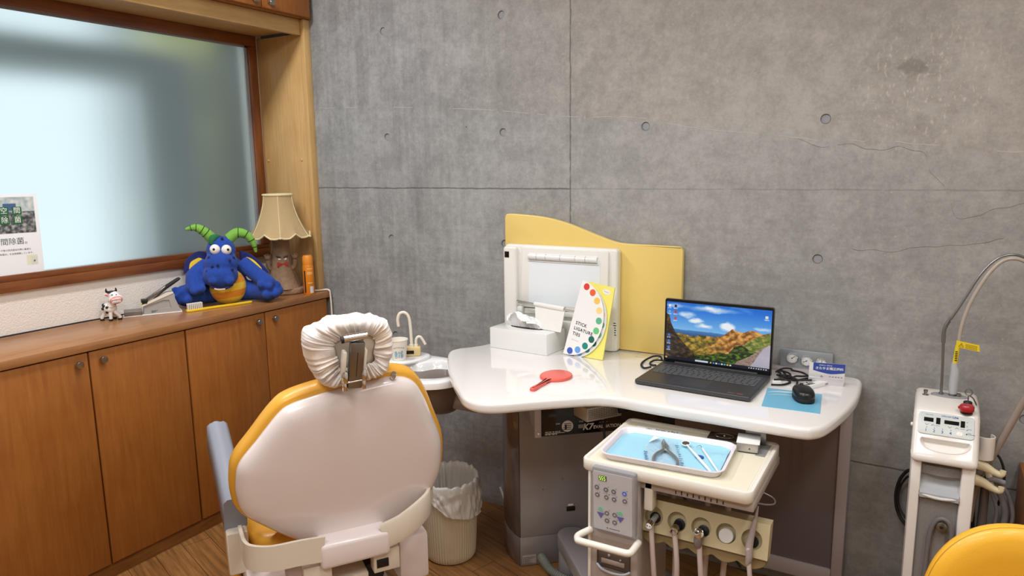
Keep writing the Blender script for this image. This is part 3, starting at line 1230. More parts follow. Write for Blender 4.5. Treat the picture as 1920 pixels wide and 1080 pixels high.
g = G(LF)
g.loft([shade_ring(k / 12) for k in range(13)] + [shade_ring(1 - k / 12, .0022) for k in range(13)] + [shade_ring(0)], False, False)
sh = part('lamp_shade', g, M['shade'], t)
g = G(LF)
g.tube(shade_ring(0), .0042, 8, closed=True)
g.tube(shade_ring(1), .0048, 8, closed=True)
for k in range(NP):
    g.tube([shade_ring(j / 12)[k * SEG] for j in range(13)], .0018, 6)
part('shade_trim', g, M['trimc'], sh)
for k in range(NP):
    g = G(LF)
    p = V(shade_ring(0)[k * SEG])
    g.ell(p + V((p.x * .05, p.y * .05, -.002)), (.006, .006, .005), 12, 8)
    part('shade_knot', g, M['trimc'], sh)
g = G(LF)
g.cyl((-.012, 0, .255), (-.012, 0, .31), .014)
g.ell((-.012, 0, .335), (.026, .026, .032))
part('bulb', g, M['ivory'], t)
for k in range(3):
    g = G(LF)
    a = 2 * PI * k / 3
    g.tube([(-.012, 0, .455), (-.012 + .062 * math.cos(a), .062 * math.sin(a), .462)], .0012, 6)
    part('spider_wire', g, M['steel'], sh)
g = G()
g.tube([(-1.40, -.10, .899), (-1.335, -.045, .90), (-1.300, -.022, .9035), (-1.2855, -.018, .897), (-1.2845, -.016, .88), (-1.283, -.014, .80), (-1.283, -.012, .5), (-1.286, -.012, .06), (-1.29, -.012, .006)], .0042, 10, 6)
part('power_cord', g, M['ivory'], t, 'white power cord running over the counter edge')

# ------------------------------------------------------------------ orange spray can
sp = (-1.318, -.118, .895)
M['orange'] = mat('orange_can', S(232, 138, 28), .35, coat=.2)
M['orange2'] = mat('orange_cap', S(236, 146, 48), .4)
t = thing('spray_can', 'slim orange spray can standing beside the lamp at the counter corner', 'spray can', sp)
g = G()
g.lathe([(.0235, 0), (.0255, .003), (.0255, .135), (.0235, .142)], sp, 28)
bd = part('can', g, M['orange'], t)
g = G()
g.lathe([(.0238, .142), (.0245, .146), (.0235, .178), (.019, .186), (.001, .187)], sp, 28)
part('cap', g, M['orange2'], t)
dirv = V((.80, -.60, 0))
SPF = frame(sp, (.60, .80, 0), (0, 0, 1), dirv)


def wrap(g, x0, x1, z0, z1, r):
    rings = []
    for z in (z0, z1):
        rings.append([(r * math.sin(a), z, r * math.cos(a)) for a in [x0 / r + (x1 - x0) / r * i / 8 for i in range(9)]])
    g.loft(rings, False, False, closed=False)


g = G(SPF)
wrap(g, .002, .020, .008, .040, .0258)
part('label_panel', g, mat('label_white', S(224, 222, 224), .5), bd)
g = G(SPF)
wrap(g, -.024, -.017, .01, .115, .0258)
part('dark_strip', g, M['ink'], bd)
g = G(SPF)
for z in (.122, .104, .098, .055):
    wrap(g, -.008, .018, z, z + .0035, .0259)
part('label_line', g, mat('label_cream', S(250, 214, 150), .5), bd)
# ------------------------------------------------------------------ treatment chair
th = math.radians(33.5)
cu, cf = V((math.sin(th), math.cos(th), 0)), V((-math.cos(th), math.sin(th), 0))
CO = V((-.1249, -1.1725, 0))
CH = frame(CO, cu, cf, (0, 0, 1))           # x across, +y the way the sitter faces
tl = math.radians(12)
BK = CH @ frame((0, 0, .7035), (1, 0, 0), (0, -math.sin(tl), math.cos(tl)), (0, -math.cos(tl), -math.sin(tl)))   # z towards the rear
M['shell'] = mat('chair_shell', S(236, 226, 224), .22, coat=.35)
M['vinyl'] = mat('yellow_vinyl', S(232, 172, 58), .38, coat=.1, bump=.05, bs=300)
M['beige'] = mat('chair_beige', S(224, 214, 198), .3, coat=.2)
M['armg'] = mat('armrest_grey', S(140, 146, 158), .38)
t = thing('dental_chair', 'yellow dental chair seen from behind, white back shell and covered headrest', 'dental chair', (CO.x, CO.y, 0))

OUTL = [(.138, .930), (.191, .912), (.223, .868), (.254, .796), (.285, .712), (.288, .623), (.270, .563), (.236, .507), (.156, .444), (.060, .424),
        (-.032, .432), (-.119, .475), (-.201, .542), (-.257, .599), (-.272, .651), (-.272, .699), (-.261, .748), (-.216, .805), (-.162, .871), (-.128, .893), (-.07, .907), (.0, .917), (.07, .926)]
ol = [(x, (z - .7035) / math.cos(tl)) for x, z in OUTL]
OS = [(p.x, p.y) for p in cat_spline([(a, b, 0) for a, b in ol], 5, True)]


def offs(pts, d):
    c = V((sum(p[0] for p in pts) / len(pts), sum(p[1] for p in pts) / len(pts)))
    out = []
    n = len(pts)
    for i in range(n):
        a, b = V(pts[i - 1]), V(pts[(i + 1) % n])
        q = (b - a).normalized()
        nn = V((q.y, -q.x))
        if nn.dot(V(pts[i]) - c) < 0:
            nn = -nn
        out.append((pts[i][0] + nn.x * d, pts[i][1] + nn.y * d))
    return out


g = G(BK)
rings = []
for d, z in ((-.004, -.004), (0, 0), (-.001, .008), (-.005, .017), (-.011, .024), (-.020, .030), (-.034, .0345), (-.055, .037)):
    rings.append([(x, y, z) for x, y in offs(OS, d)])
cen = (.01, -.02)
for k in (.75, .5, .25, .05):
    b = offs(OS, -.055)
    rings.append([(cen[0] + (x - cen[0]) * k, cen[1] + (y - cen[1]) * k, .037 + .006 * (1 - k * k)) for x, y in b])
g.loft(rings)
part('back_shell', g, M['shell'], t, 'glossy white back shell', 60)
g = G(BK)
rings = []
for d, z in ((-.02, -.002), (.003, -.002), (.009, -.008), (.013, -.022), (.012, -.045), (.004, -.062), (-.02, -.072), (-.06, -.07), (-.12, -.062)):
    b = offs(OS, d)
    rings.append([(x, y + (.005 if y > .05 else 0) * min(1, (y - .05) / .1 if y > .05 else 0), z) for x, y in b])
g.loft(rings)
part('back_cushion', g, M['vinyl'], t, 'yellow vinyl cushion', 70)
# knob on the upper rim
g = G(BK)
p = (.137, .236)
g.lathe([(.0078, 0), (.0078, .016), (.0065, .018), (.001, .0182)], (p[0], p[1] - .004, .012), 20, (0, .9, .3))
part('knob', g, M['chrome'], t)
# headrest plate under the cover
HO = [(-.095, 1.041), (-.089, 1.083), (-.050, 1.107), (.02, 1.115), (.085, 1.106), (.121, 1.086), (.134, 1.026), (.124, .966), (.095, .938), (.03, .932), (-.040, .930), (-.076, .979)]
hcx, hcz = .022, 1.022
HK = CH @ T(0, .010, 0)
hs = cat_spline([(x, 0, z) for x, z in HO], 14, True)


def tiltY(z):
    return -math.tan(tl) * (z - .7035)


g = G(HK)
rings = []
for k, y in ((.30, -.030), (.78, -.030), (.80, -.026), (.80, .0), (.6, .01)):
    rings.append([(hcx + (p.x - hcx) * k, y + tiltY(hcz + (p.z - hcz) * k), hcz + (p.z - hcz) * k) for p in hs])
g.loft(rings)
hp = part('headrest', g, M['beige'], t, 'beige headrest plate', 60)


def cover_mat():
    m, nt, out = nodes_of('nonwoven_cover')
    b = N(nt, 'ShaderNodeBsdfPrincipled', Roughness=.85)
    tc = N(nt, 'ShaderNodeTexCoord')
    n = N(nt, 'ShaderNodeTexNoise', Scale=14.0, Detail=4.0)
    nt.links.new(tc.outputs['Object'], n.inputs['Vector'])
    cr = N(nt, 'ShaderNodeValToRGB')
    cr.color_ramp.elements[0].position = .40
    cr.color_ramp.elements[0].color = S(244, 238, 234)
    cr.color_ramp.elements[1].position = .72
    cr.color_ramp.elements[1].color = S(246, 228, 206)
    nt.links.new(n.outputs['Fac'], cr.inputs[0])
    nt.links.new(cr.outputs[0], b.inputs['Base Color'])
    b.inputs['Subsurface Weight'].default_value = .0
    n2 = N(nt, 'ShaderNodeTexNoise', Scale=150.0, Detail=3.0)
    nt.links.new(tc.outputs['Object'], n2.inputs['Vector'])
    bp = N(nt, 'ShaderNodeBump', Strength=.25, Distance=.002)
    nt.links.new(n2.outputs['Fac'], bp.inputs['Height'])
    nt.links.new(bp.outputs[0], b.inputs['Normal'])
    nt.links.new(b.outputs[0], out.inputs[0])
    return m


M['cover'] = cover_mat()
M['pad'] = mat('headrest_pad', S(240, 200, 130), .5)
g = G(HK)
NA = 280
full = cat_spline([(x, 0, z) for x, z in HO], NA // len(HO) + 1, True)[:NA]
prof = [(.46, -.036), (.50, -.041), (.58, -.044), (.68, -.048), (.78, -.050), (.86, -.049), (.92, -.043), (.965, -.033), (.99, -.020), (1.0, -.004), (.995, .012), (.97, .028), (.92, .042), (.82, .055), (.65, .064), (.4, .068), (.1, .070)]
rings = []
for j, (k, y) in enumerate(prof):
    r = []
    for i, p in enumerate(full):
        a = 2 * PI * i / len(full)
        dx, dz = p.x - hcx, p.z - hcz
        n1 = noise.noise((math.cos(a) * 9, math.sin(a) * 9, k * 1.2))
        n2 = noise.noise((math.cos(a) * 24, math.sin(a) * 24, k * 1.6 + 5))
        n3 = noise.noise((dx * k * 60, dz * k * 60, 2.2))
        low = max(0, -dz / .09)
        amp = (.0042 if y < -.01 else .0044) * (1 + 1.3 * low)
        w = 1 if k > .48 else .4
        ky = y - w * amp * (n1 + .8 * n2 + .5 * n3)
        kk = k * (1 + w * (.018 * n1 + .012 * n2) * (1 if k > .9 else .6))
        if k < .52:
            kk *= 1 + .16 * noise.noise((math.cos(a) * 2.2, math.sin(a) * 2.2, 9)) + .07 * noise.noise((math.cos(a) * 7, math.sin(a) * 7, 4))
        if dz > 0 and y > -.02:
            kk *= 1 + .075 * noise.noise((dx * 34, 3, y * 20)) + .03 * noise.noise((dx * 90, 8, y * 40))
        x, z = hcx + dx * kk + (.010 * max(0, (.8 - k) / .35) if y < -.01 else 0), hcz + dz * kk
        r.append((x, ky + tiltY(z), z))
    rings.append(r)
g.loft(rings, False, True)
part('headrest_cover', g, M['cover'], t, 'crinkled white disposable headrest cover', 0 or 80)
# chrome articulated post
g = G(HK)


def hp3(x, z, y):
    return V((x, y + tiltY(z), z))


def bar(g, xa, za, xb, zb, w, y0, y1, bev=.003):
    a, b = hp3(xa, za, 0), hp3(xb, zb, 0)
    d = (b - a)
    L = d.length
    d.normalize()
    s = V((1, 0, 0)) - d * d.x
    s.normalize()
    n = s.cross(d)
    g.box(-w / 2, w / 2, 0, L, -y1, -y0, bev, M=frame(a, s, d, n))


bar(g, .018, .952, .026, 1.075, .036, -.086, -.066)
ps = part('headrest_post', g, M['steel'], t, 'chrome articulated headrest post')
g = G(HK)
bar(g, .0208, .985, .0250, 1.05, .0015, -.0868, -.0855, 0)
part('groove', g, M['gap'], ps)
for xs, z, L, r in ((-.004, 1.071, .054, .0105),):
    g = G(HK)
    g.cyl(hp3(xs - .004, z - .001, -.075), hp3(xs + L, z + .002, -.075), r, n=24)
    br = part('hinge_barrel', g, M['chrome'], ps)
    g = G(HK)
    g.cyl(hp3(xs - .010, z - .004, -.075), hp3(xs - .003, z - .003, -.075), .009, n=20)
    part('hinge_knob', g, M['rubber'], ps)
for x in (-.006, .042):
    g = G(HK)
    g.box(x - .008, x + .008, -.012, .012, -.016, .016, .006, M=T(*hp3(x * 0, .968, -.078)))
    g.box(x - .006, x + .006, -.010, .010, -.014, .014, .004, M=T(*hp3(x * 0, .942, -.074)))
    part('hinge_cheek', g, M['chrome'], ps)
g = G(HK)
g.cyl(hp3(-.008, .953, -.086), hp3(.044, .956, -.086), .0028)
part('hinge_pin', g, M['chrome'], ps)
for x0, x1 in ((-.010, .0), (.041, .05)):
    g = G(HK)
    bar(g, x0, .986, x0 + .005, 1.052, .011, -.082, -.060, .004)
    part('release_lever', g, M['ivory'], ps)

# hinge cover below the shell, side brackets, armrests
g = G(CH)
g.box(-.080, .112, -.056, .06, .420, .492, .012, 3)
part('hinge_cover', g, M['shell'], t)
prof = [(-.005, -.034), (.005, -.036), (.007, -.03), (.007, .03), (.004, .036), (-.005, .036)]
for sx, pts in ((-1, [(-.07, -.045, .478), (-.13, -.05, .486), (-.20, -.045, .486), (-.245, -.025, .489), (-.262, .010, .491), (-.264, .10, .491)]),
                (1, [(.095, -.045, .474), (.15, -.05, .492), (.20, -.042, .516), (.238, -.015, .528), (.250, .025, .530), (.252, .11, .530)])):
    g = G(CH)
    g.sweep(pts, prof, sm=6)
    part('side_bracket', g, M['beige'], t)
    g = G(CH)
    x = .095 * sx if sx > 0 else -.095
    g.box(x - .03, x + .045, -.04, .0, .345 + (.02 if sx > 0 else 0), .43, .003)
    g2 = G(CH)
    pl = part('hinge_plate', g, M['beige'], t)
    g2.box(x - .022, x + .012, -.0425, -.039, .36 + (.02 if sx > 0 else 0), .385 + (.02 if sx > 0 else 0), .001)
    part('slot', g2, M['black'], pl)
g = G(CH)
Q = [(-.272, .115, .560), (-.274, .20, .575), (-.277, .30, .606), (-.281, .40, .640), (-.285, .475, .668)]
g.sweep(Q, [(-.030, -.055), (-.022, -.060), (.020, -.058), (.030, -.048), (.032, .030), (.022, .042), (-.018, .042), (-.028, .032)], sm=6)
g.ell((-.2855, .470, .662), (.029, .022, .046))
part('armrest_pad', g, M['armg'], t, 'grey armrest pad', 75)
g = G(CH)
g.prism([(.085, .395), (.10, .385), (.15, .42), (.165, .50), (.155, .512), (.085, .512)], -.300, -.245, .006, M=frame((0, 0, 0), (0, 1, 0), (0, 0, 1), (1, 0, 0)))
part('armrest_support', g, M['beige'], t)
g = G(CH)
g.prism([(.07, .48), (.10, .47), (.16, .50), (.15, .60), (.12, .625), (.075, .60)], .262, .285, .006, M=frame((0, 0, 0), (0, 1, 0), (0, 0, 1), (1, 0, 0)))
part('armrest_support', g, M['beige'], t)
# coiled cable tucked in the bracket
g = G(CH)
pts = []
for k in range(60):
    a = k * .9
    pts.append((.226 + .010 * math.cos(a), .02 + k * .0010, .535 + .016 * math.sin(a)))
g.tube(pts, .0022, 6)
part('coiled_cable', g, M['ivory'], t)
# seat, casing, base
g = G(CH)
seat = [(-.243, .14), (-.25, .30), (-.22, .60), (-.16, .74), (.17, .74), (.23, .60), (.25, .30), (.235, .14), (.17, .085), (.03, .075), (-.10, .065), (-.20, .075)]
g.prism(cat_spline([(a, b, 0) for a, b in seat], 5, True), .392, .488, .026, 6)
part('seat_cushion', g, M['vinyl'], t, 'yellow vinyl cushion', 60)
g = G(CH)
g.prism(cat_spline([(a * .42 + .005, b * .52 + .70, 0) for a, b in seat], 5, True), .33, .41, .03, 5)
part('leg_rest', g, M['vinyl'], t, 'yellow vinyl cushion', 60)
g = G(CH)
g.box(-.262, -.160, .02, .62, .26, .402, .012)
g.box(.165, .258, .05, .62, .255, .402, .012)
g.box(-.16, .165, .12, .62, .30, .40, .005)
part('seat_casing', g, M['shell'], t)
g = G(CH)
g.box(-.288, -.268, .16, .50, .22, .40, .008)
part('side_pad', g, M['vinyl'], t)
g = G(CH)
g.cyl((.075, .02, .33), (.075, .13, .33), .034)
part('motor', g, M['rubber'], t)
g = G(CH)
g.box(-.075, .055, -.02, .10, .10, .365, .006)
part('link_cover', g, M['beige'], t)
g = G(CH)
g.prism([(-.20, 0), (-.16, -.10), (.18, -.10), (.22, 0), (.22, .62), (.16, .72), (-.14, .72), (-.20, .62)], 0, .10, .03, 4)
g.box(-.10, .12, .10, .42, .08, .32, .02)
part('base', g, M['shell'], t)

# ------------------------------------------------------------------ cuspidor basin beside the desk
M['porc'] = mat('basin_white', S(240, 242, 243), .08, coat=.5)
M['under'] = mat('basin_underside', S(108, 96, 88), .4)
bz = .737
t = thing('cuspidor_basin', 'white cuspidor basin with thin spouts, between headrest and desk', 'basin', (-.42, -.42, .60))
rim = [(-.625, -.40), (-.59, -.47), (-.52, -.545), (-.44, -.60), (-.35, -.618), (-.25, -.57), (-.20, -.48), (-.21, -.37), (-.30, -.295), (-.42, -.275), (-.53, -.285), (-.605, -.33)]
RS = [(p.x, p.y) for p in cat_spline([(a, b, 0) for a, b in rim], 6, True)]
g = G()
bow = [(-.50, -.47), (-.44, -.54), (-.35, -.565), (-.27, -.52), (-.235, -.44), (-.26, -.36), (-.34, -.325), (-.41, -.34), (-.45, -.40), (-.49, -.42)]
BS = [(p.x, p.y) for p in cat_spline([(a, b, 0) for a, b in bow], 36, True)]
n = len(RS)
step = len(BS) / n
BS = [BS[int(i * step) % len(BS)] for i in range(n)]
# start both loops at the same bearing
k0 = min(range(n), key=lambda k: (BS[k][0] - RS[0][0]) ** 2 + (BS[k][1] - RS[0][1]) ** 2)
BS = BS[k0:] + BS[:k0]
bc = (-.36, -.44)
rings = [[(x, y, bz - .033) for x, y in offs(RS, -.012)], [(x, y, bz - .028) for x, y in RS], [(x, y, bz - .008) for x, y in RS], [(x, y, bz - .002) for x, y in offs(RS, -.003)], [(x, y, bz) for x, y in offs(RS, -.010)],
         [(x, y, bz) for x, y in offs(BS, .004)], [(x, y, bz - .004) for x, y in BS]]
for k, z in ((.94, -.022), (.82, -.045), (.6, -.060), (.3, -.068), (.08, -.072)):
    rings.append([(bc[0] + (x - bc[0]) * k, bc[1] + (y - bc[1]) * k, bz + z) for x, y in BS])
g.loft(rings, True, True)
bs = part('basin', g, M['porc'], t, None, 50)
g = G()
pl = [(-.615, -.395), (-.585, -.445), (-.53, -.475), (-.485, -.45), (-.455, -.39), (-.465, -.31), (-.53, -.295), (-.595, -.335)]
g.prism(cat_spline([(a, b, 0) for a, b in pl], 5, True), bz - .002, bz + .013, .007, 4)
part('cup_platform', g, M['porc'], bs)
g = G()
g.loft([[(x, y, bz - .030) for x, y in offs(RS, -.02)], [(x, y, bz - .09) for x, y in offs(RS, -.05)],
        [(-.36 + (x + .36) * .62, -.44 + (y + .44) * .62, bz - .135) for x, y in RS], [(-.34 + (x + .36) * .35, -.42 + (y + .44) * .35, bz - .16) for x, y in RS]])
part('bowl_cover', g, M['under'], t, None, 60)
g = G()
g.box(-.40, -.15, -.46, -.20, .60, .665, .012)
part('support_arm', g, M['dgrey'], t)
M['gold'] = mat('champagne_plastic', S(222, 200, 146), .35)
fb = V((-.523, -.355, bz + .013))
g = G()
FB = frame(fb, V((.83, .56, 0)), V((-.56, .83, 0)), (0, 0, 1))
g.M = FB
g.box(-.036, .036, -.022, .022, 0, .036, .006)
fa = part('spout_block', g, M['gold'], t)
g = G(FB)
g.box(-.030, .010, -.0235, -.0215, .010, .024, .001)
part('sensor_window', g, M['blackg'], fa)
g = G(FB)
g.tube([(.0, .0, .03), (-.001, 0, .09), (-.006, 0, .150), (-.022, 0, .172), (-.042, 0, .168), (-.050, 0, .145), (-.048, 0, .118)], .0062, 14, 6)
g.cyl((0, 0, .034), (0, 0, .044), .009)
part('cup_spout', g, M['ivory'], t)
g = G(FB)
g.tube([(.018, 0, .03), (.018, 0, .058), (.024, 0, .072), (.035, 0, .073), (.046, 0, .058), (.054, 0, .042)], .0055, 12, 6)
g.cyl((.018, 0, .034), (.018, 0, .044), .008)
part('rinse_spout', g, M['ivory'], t)
g = G()
for k in range(5):
    g.tube([(-.665 + .006 * k, -.46 + .008 * k, .715), (-.655 + .006 * k, -.455 + .008 * k, .735), (-.640 + .006 * k, -.45 + .008 * k, .745), (-.63 + .006 * k, -.45 + .008 * k, .72)], .0013, 6, 4)
part('wire_holder', g, M['chrome'], t)

# ------------------------------------------------------------------ paper cup
cp = V((-.526, -.430, bz + .0132))
t = thing('paper_cup', 'white paper cup printed in blue, standing on the basin edge', 'cup', cp)
g = G()
rr = lambda z: .026 + (.0345 - .026) * z / .078
g.lathe([(.024, 0), (.026, .001), (rr(.078), .078), (.0362, .0785), (.0362, .081), (.0345, .0815), (.0335, .078), (.0255, .004), (.001, .004)], cp, 40, cap=False)
cupb = part('cup_body', g, mat('cup_paper', S(238, 234, 222), .6), t)
v2 = V((1.217 - cp.x, -2.524 - cp.y, 0)).normalized()
CUP = frame(cp, (-v2.y, v2.x, 0), (0, 0, 1), v2)


def cupwrap(g):
    for v in g.bm.verts:
        p = CUP.inverted() @ v.co
        r = rr(p.y) + .0004 + p.z
        a = p.x / rr(p.y)
        v.co = CUP @ V((r * math.sin(a), p.y, r * math.cos(a)))


g = G(CUP)
# an arc of small letter-like strokes over a blue car-like drawing
for i in range(11):
    u = (i - 5) / 5
    x, y = .021 * u, .050 + .0045 * math.cos(u * 1.5)
    g.box(x - .0014, x - .0006, y - .0026, y + .0026, 0, .0001)
    if i % 2:
        g.box(x - .0014, x + .0012, y + .0018, y + .0026, 0, .0001)
    if i % 3:
        g.box(x - .0012, x + .0014, y - .0004, y + .0004, 0, .0001)
    if i % 4 == 1:
        g.box(x + .0006, x + .0013, y - .0026, y + .001, 0, .0001)
cupwrap(g)
part('printed_arc', g, mat('cup_print_grey', S(120, 132, 140), .7), cupb, angle=0)
g = G(CUP)
for k in range(15):
    a0 = k * .55
    x, y = .013 * math.sin(k * 2.1), .026 + .010 * math.sin(k * 1.3 + .5)
    pts = circ(.0035 + .001 * (k % 3), 10, x, y)
    g.loft([[(a, b, 0) for a, b in pts], [(x + (a - x) * .6, y + (b - y) * .6, 0) for a, b in pts]], False, False)
g.box(-.016, .016, .022, .0265, 0, .0001)
g.box(-.010, .008, .0265, .033, 0, .0001)
g.box(-.017, .018, .0165, .0182, 0, .0001)
cupwrap(g)
part('printed_drawing', g, mat('cup_print_blue', S(110, 170, 200), .7), cupb, angle=0)

# ------------------------------------------------------------------ waste bin and its bag
bw = V((-.307, -.432, 0))
M['binm'] = mat('bin_ivory', S(222, 210, 184), .5)
t = thing('waste_bin', 'ribbed ivory waste bin on the floor behind the dental chair', 'bin', bw)
NB = 240
rings = []
for r, z, am in ((.086, 0, 0), (.092, .004, .3), (.096, .012, 1), (.098, .03, 1), (.112, .285, 1), (.113, .292, 0), (.113, .298, 0), (.108, .298, 0), (.093, .012, 0), (.02, .010, 0)):
    rings.append([((r + .0013 * am * math.cos(60 * 2 * PI * i / NB)) * math.cos(2 * PI * i / NB) + bw.x,
                   (r + .0013 * am * math.cos(60 * 2 * PI * i / NB)) * math.sin(2 * PI * i / NB) + bw.y, z) for i in range(NB)])
g = G()
g.loft(rings)
part('bin_body', g, M['binm'], t, None, 30)


def film(name, col, tr, rough=.35):
    m, nt, out = nodes_of(name)
    b = N(nt, 'ShaderNodeBsdfPrincipled', Roughness=rough)
    b.inputs['Base Color'].default_value = col
    b.inputs['Coat Weight'].default_value = .5
    p = N(nt, 'ShaderNodeBsdfTransparent')
    mx = N(nt, 'ShaderNodeMixShader')
    mx.inputs[0].default_value = tr
    nt.links.new(b.outputs[0], mx.inputs[1])
    nt.links.new(p.outputs[0], mx.inputs[2])
    nt.links.new(mx.outputs[0], out.inputs[0])
    return m


M['bag'] = film('thin_white_bag', S(236, 234, 230), .22)
rings = []
NB = 200
for j in range(30):
    f = j / 29
    r = []
    for i in range(NB):
        a = 2 * PI * i / NB
        drape = .040 + .030 * noise.noise((math.cos(a) * 1.5 + 3, math.sin(a) * 1.5, 0)) + .085 * max(0, math.cos(a - math.radians(0)))
        n1 = noise.noise((math.cos(a) * 7, math.sin(a) * 7, f * 5))
        n2 = noise.noise((math.cos(a) * 17, math.sin(a) * 17, f * 9))
        if f < .36:                              # inside, from the floor of the bin to the rim
            k = f / .36
            rad, z = .080 + .020 * k - .010 * abs(n1) * (1 - .3 * k) - .004 * n2, .04 + k * .275
        elif f < .52:
            k = (f - .36) / .16
            rad, z = .100 + .018 * math.sin(k * PI / 2), .315 + .012 * math.sin(k * PI) + .010 * n1 - .012 * k
        else:
            k = (f - .52) / .48
            rad, z = .118 + .008 * n1 + .005 * n2 + .008 * k, .303 - drape * k + .006 * n2
            rad = max(rad, .1165 + .002)
        z += .012 * max(0, math.sin(a - math.radians(20))) ** 2 * min(1, f * 2.4)
        r.append((bw.x + rad * math.cos(a), bw.y + rad * math.sin(a), z))
    rings.append(r)
g = G()
g.loft(rings, False, False)
single('bin_liner', g, M['bag'], 'crumpled translucent white bag lining the ribbed waste bin', 'bin bag', (bw.x, bw.y, .03), angle=80)
# ------------------------------------------------------------------ workstation desk
DZ = .785
M['desk'] = mat('desk_white', S(238, 236, 233), .09, coat=.4)
M['ped'] = mat('pedestal_grey', S(150, 146, 150), .22, coat=.35)
M['pedd'] = mat('pedestal_mauve', S(112, 102, 102), .16, coat=.5)
M['panelg'] = mat('modesty_panel', S(112, 104, 108), .2, coat=.4)
M['railg'] = mat('panel_frame', S(186, 178, 180), .3)
t = thing('desk', 'white curved desk top on a grey pedestal along the concrete wall', 'desk', (.3, -.3, 0))
curve = [(-.20, -.045), (-.265, -.13), (-.288, -.20), (-.315, -.25), (-.345, -.29), (-.352, -.335), (-.322, -.394), (-.228, -.524), (-.133, -.634), (-.050, -.722), (.008, -.778), (.058, -.801), (.100, -.800), (.142, -.778),
         (.21, -.714), (.30, -.636), (.352, -.594), (.392, -.573), (.44, -.565), (.572, -.572), (.716, -.570), (.857, -.572), (.955, -.572), (.990, -.556), (1.016, -.505), (1.046, -.365), (1.063, -.215), (1.062, -.06), (1.052, -.018)]
dk = [(p.x, p.y) for p in cat_spline([(a, b, 0) for a, b in curve], 5)] + [(1.03, -.004), (-.16, -.004)]
g = G()
g.prism(dk, DZ - .036, DZ, .012, 4)
part('desk_top', g, M['desk'], t, 'glossy white desk top', 50)
# pedestal turned with the slanted edge
pa = V((-.025, -.383, 0))
pd = V((.755, .656, 0)).normalized()
pn = V((pd.y, -pd.x, 0))          # outwards, to the room
PF = frame(pa, pd, -pn, (0, 0, 1))   # x along the face, -y out


def pxy(s_, o_):
    q = pa + pd * s_ + pn * o_
    return (q.x, q.y)


g = G()
g.prism([pxy(.004, 0), pxy(.52, 0), (.38, -.012), (-.10, -.012)], 0, DZ - .038, .002, 1)
pe = part('pedestal', g, M['ped'], t, None, 40)
g = G()
cl = cat_spline([(pa.x, pa.y, 0), (-.062, -.366, 0), (-.118, -.322, 0), (-.166, -.262, 0), (-.196, -.20, 0), (-.208, -.12, 0), (-.210, -.015, 0)], 6)
g.prism([(p.x, p.y) for p in cl] + [(-.09, -.015), (pa.x + .01, pa.y + .03)], .118, DZ - .038, .002, 1)
part('curved_cover', g, M['pedd'], pe, None, 50)
g = G()
g.prism([(p.x, p.y) for p in cl] + [(-.09, -.015), (pa.x + .01, pa.y + .03)], 0, .116, .002, 1)
part('curved_plinth', g, M['pedd'], pe, None, 50)
g = G(PF)
g.box(.002, .164, -.003, .004, .002, .114, .001)
ff = part('lower_drawer_front', g, M['mgrey'], pe)
g = G(PF)
g.box(.006, .52, -.002, .004, .119, DZ - .04, .001)
part('front_panel', g, M['ped'], pe)
g = G(PF)
g.box(.180, .213, -.006, -.001, .205, .222, .001)
part('switch_plate', g, M['black'], pe)
g = G(PF)
g.box(.186, .206, -.0032, -.002, .224, .232, .0005)
part('switch_caption', g, M['whitem'], pe)
for sx, z in ((.090, .300), (.165, .335)):
    g = G(PF)
    g.lathe([(.003, 0), (.0028, .0015), (.0005, .002)], (sx, -.002, z), 10, (0, -1, 0))
    part('cap_screw', g, M['steel'], pe)
g = G(PF)
g.box(.010, .062, -.0036, -.0028, .010, .044)
np_ = part('rating_plate', g, mat('plate_silver', S(196, 194, 196), .4), ff)
g = G(PF @ UPRIGHT)
g.box(.012, .060, .0335, .0350, .0037, .0039)
for i, w in enumerate((.9, .55, .7, .5, .8)):
    g.box(.018, .018 + .036 * w, .0285 - i * .0042, .0296 - i * .0042, .0037, .0039)
    g.box(.0125, .016, .0280 - i * .0042, .0297 - i * .0042, .0037, .0039)
part('plate_print', g, M['ink'], np_)
# wall panel below the right-hand run
g = G()
g.box(1.004, 1.040, -.048, -.002, 0, DZ - .038, .004)
g.box(.38, 1.004, -.048, -.002, .055, .108, .003)
part('panel_frame', g, M['railg'], t)
g = G()
g.box(.375, 1.004, -.036, -.004, .108, DZ - .038)
part('back_panel', g, M['panelg'], t)

# corrugated drain hose out of the pedestal
M['hoseg'] = mat('corrugated_hose', S(128, 130, 122), .5)
h0 = V((*pxy(.082, .0), .030))
P = cat_spline([h0, V((*pxy(.085, .05), .034)), V((*pxy(.10, .10), .026)), V((*pxy(.15, .15), .018)), V((*pxy(.24, .18), .018)), V((*pxy(.36, .17), .018)), V((*pxy(.5, .20), .018)), (.62, -.40, .018)], 26)
g = G()
g.tube(P, [.0155 + .0016 * math.cos(i * 2.1) for i in range(len(P))], 14)
single('drain_hose', g, M['hoseg'], 'grey corrugated hose leaving the pedestal and running along the floor', 'hose', h0, angle=50)
g = G()
g.tube([(-.33, -.02, .10), (-.30, -.03, .05), (-.26, -.05, .020), (-.22, -.10, .008), (-.215, -.16, .006)], .006, 10, 6)
single('floor_cord', g, M['ivory'], 'short white cord at the wall foot between waste bin and pedestal', 'cord', (-.26, -.06, .005))
# cream dome on the floor in front of the pedestal
fp = V((.130, -.545, 0))
t = thing('foot_control', 'cream domed foot control on the floor in front of the pedestal', 'foot control', fp)
g = G()
g.lathe([(.098, 0), (.102, .006), (.100, .020), (.088, .036), (.06, .050), (.03, .055), (.001, .056)], fp, 40)
part('dome', g, mat('cream_plastic', S(236, 222, 170), .35), t)
g = G()
g.lathe([(.106, 0), (.106, .005), (.10, .006)], fp, 40)
part('base_ring', g, M['rubber'], t)

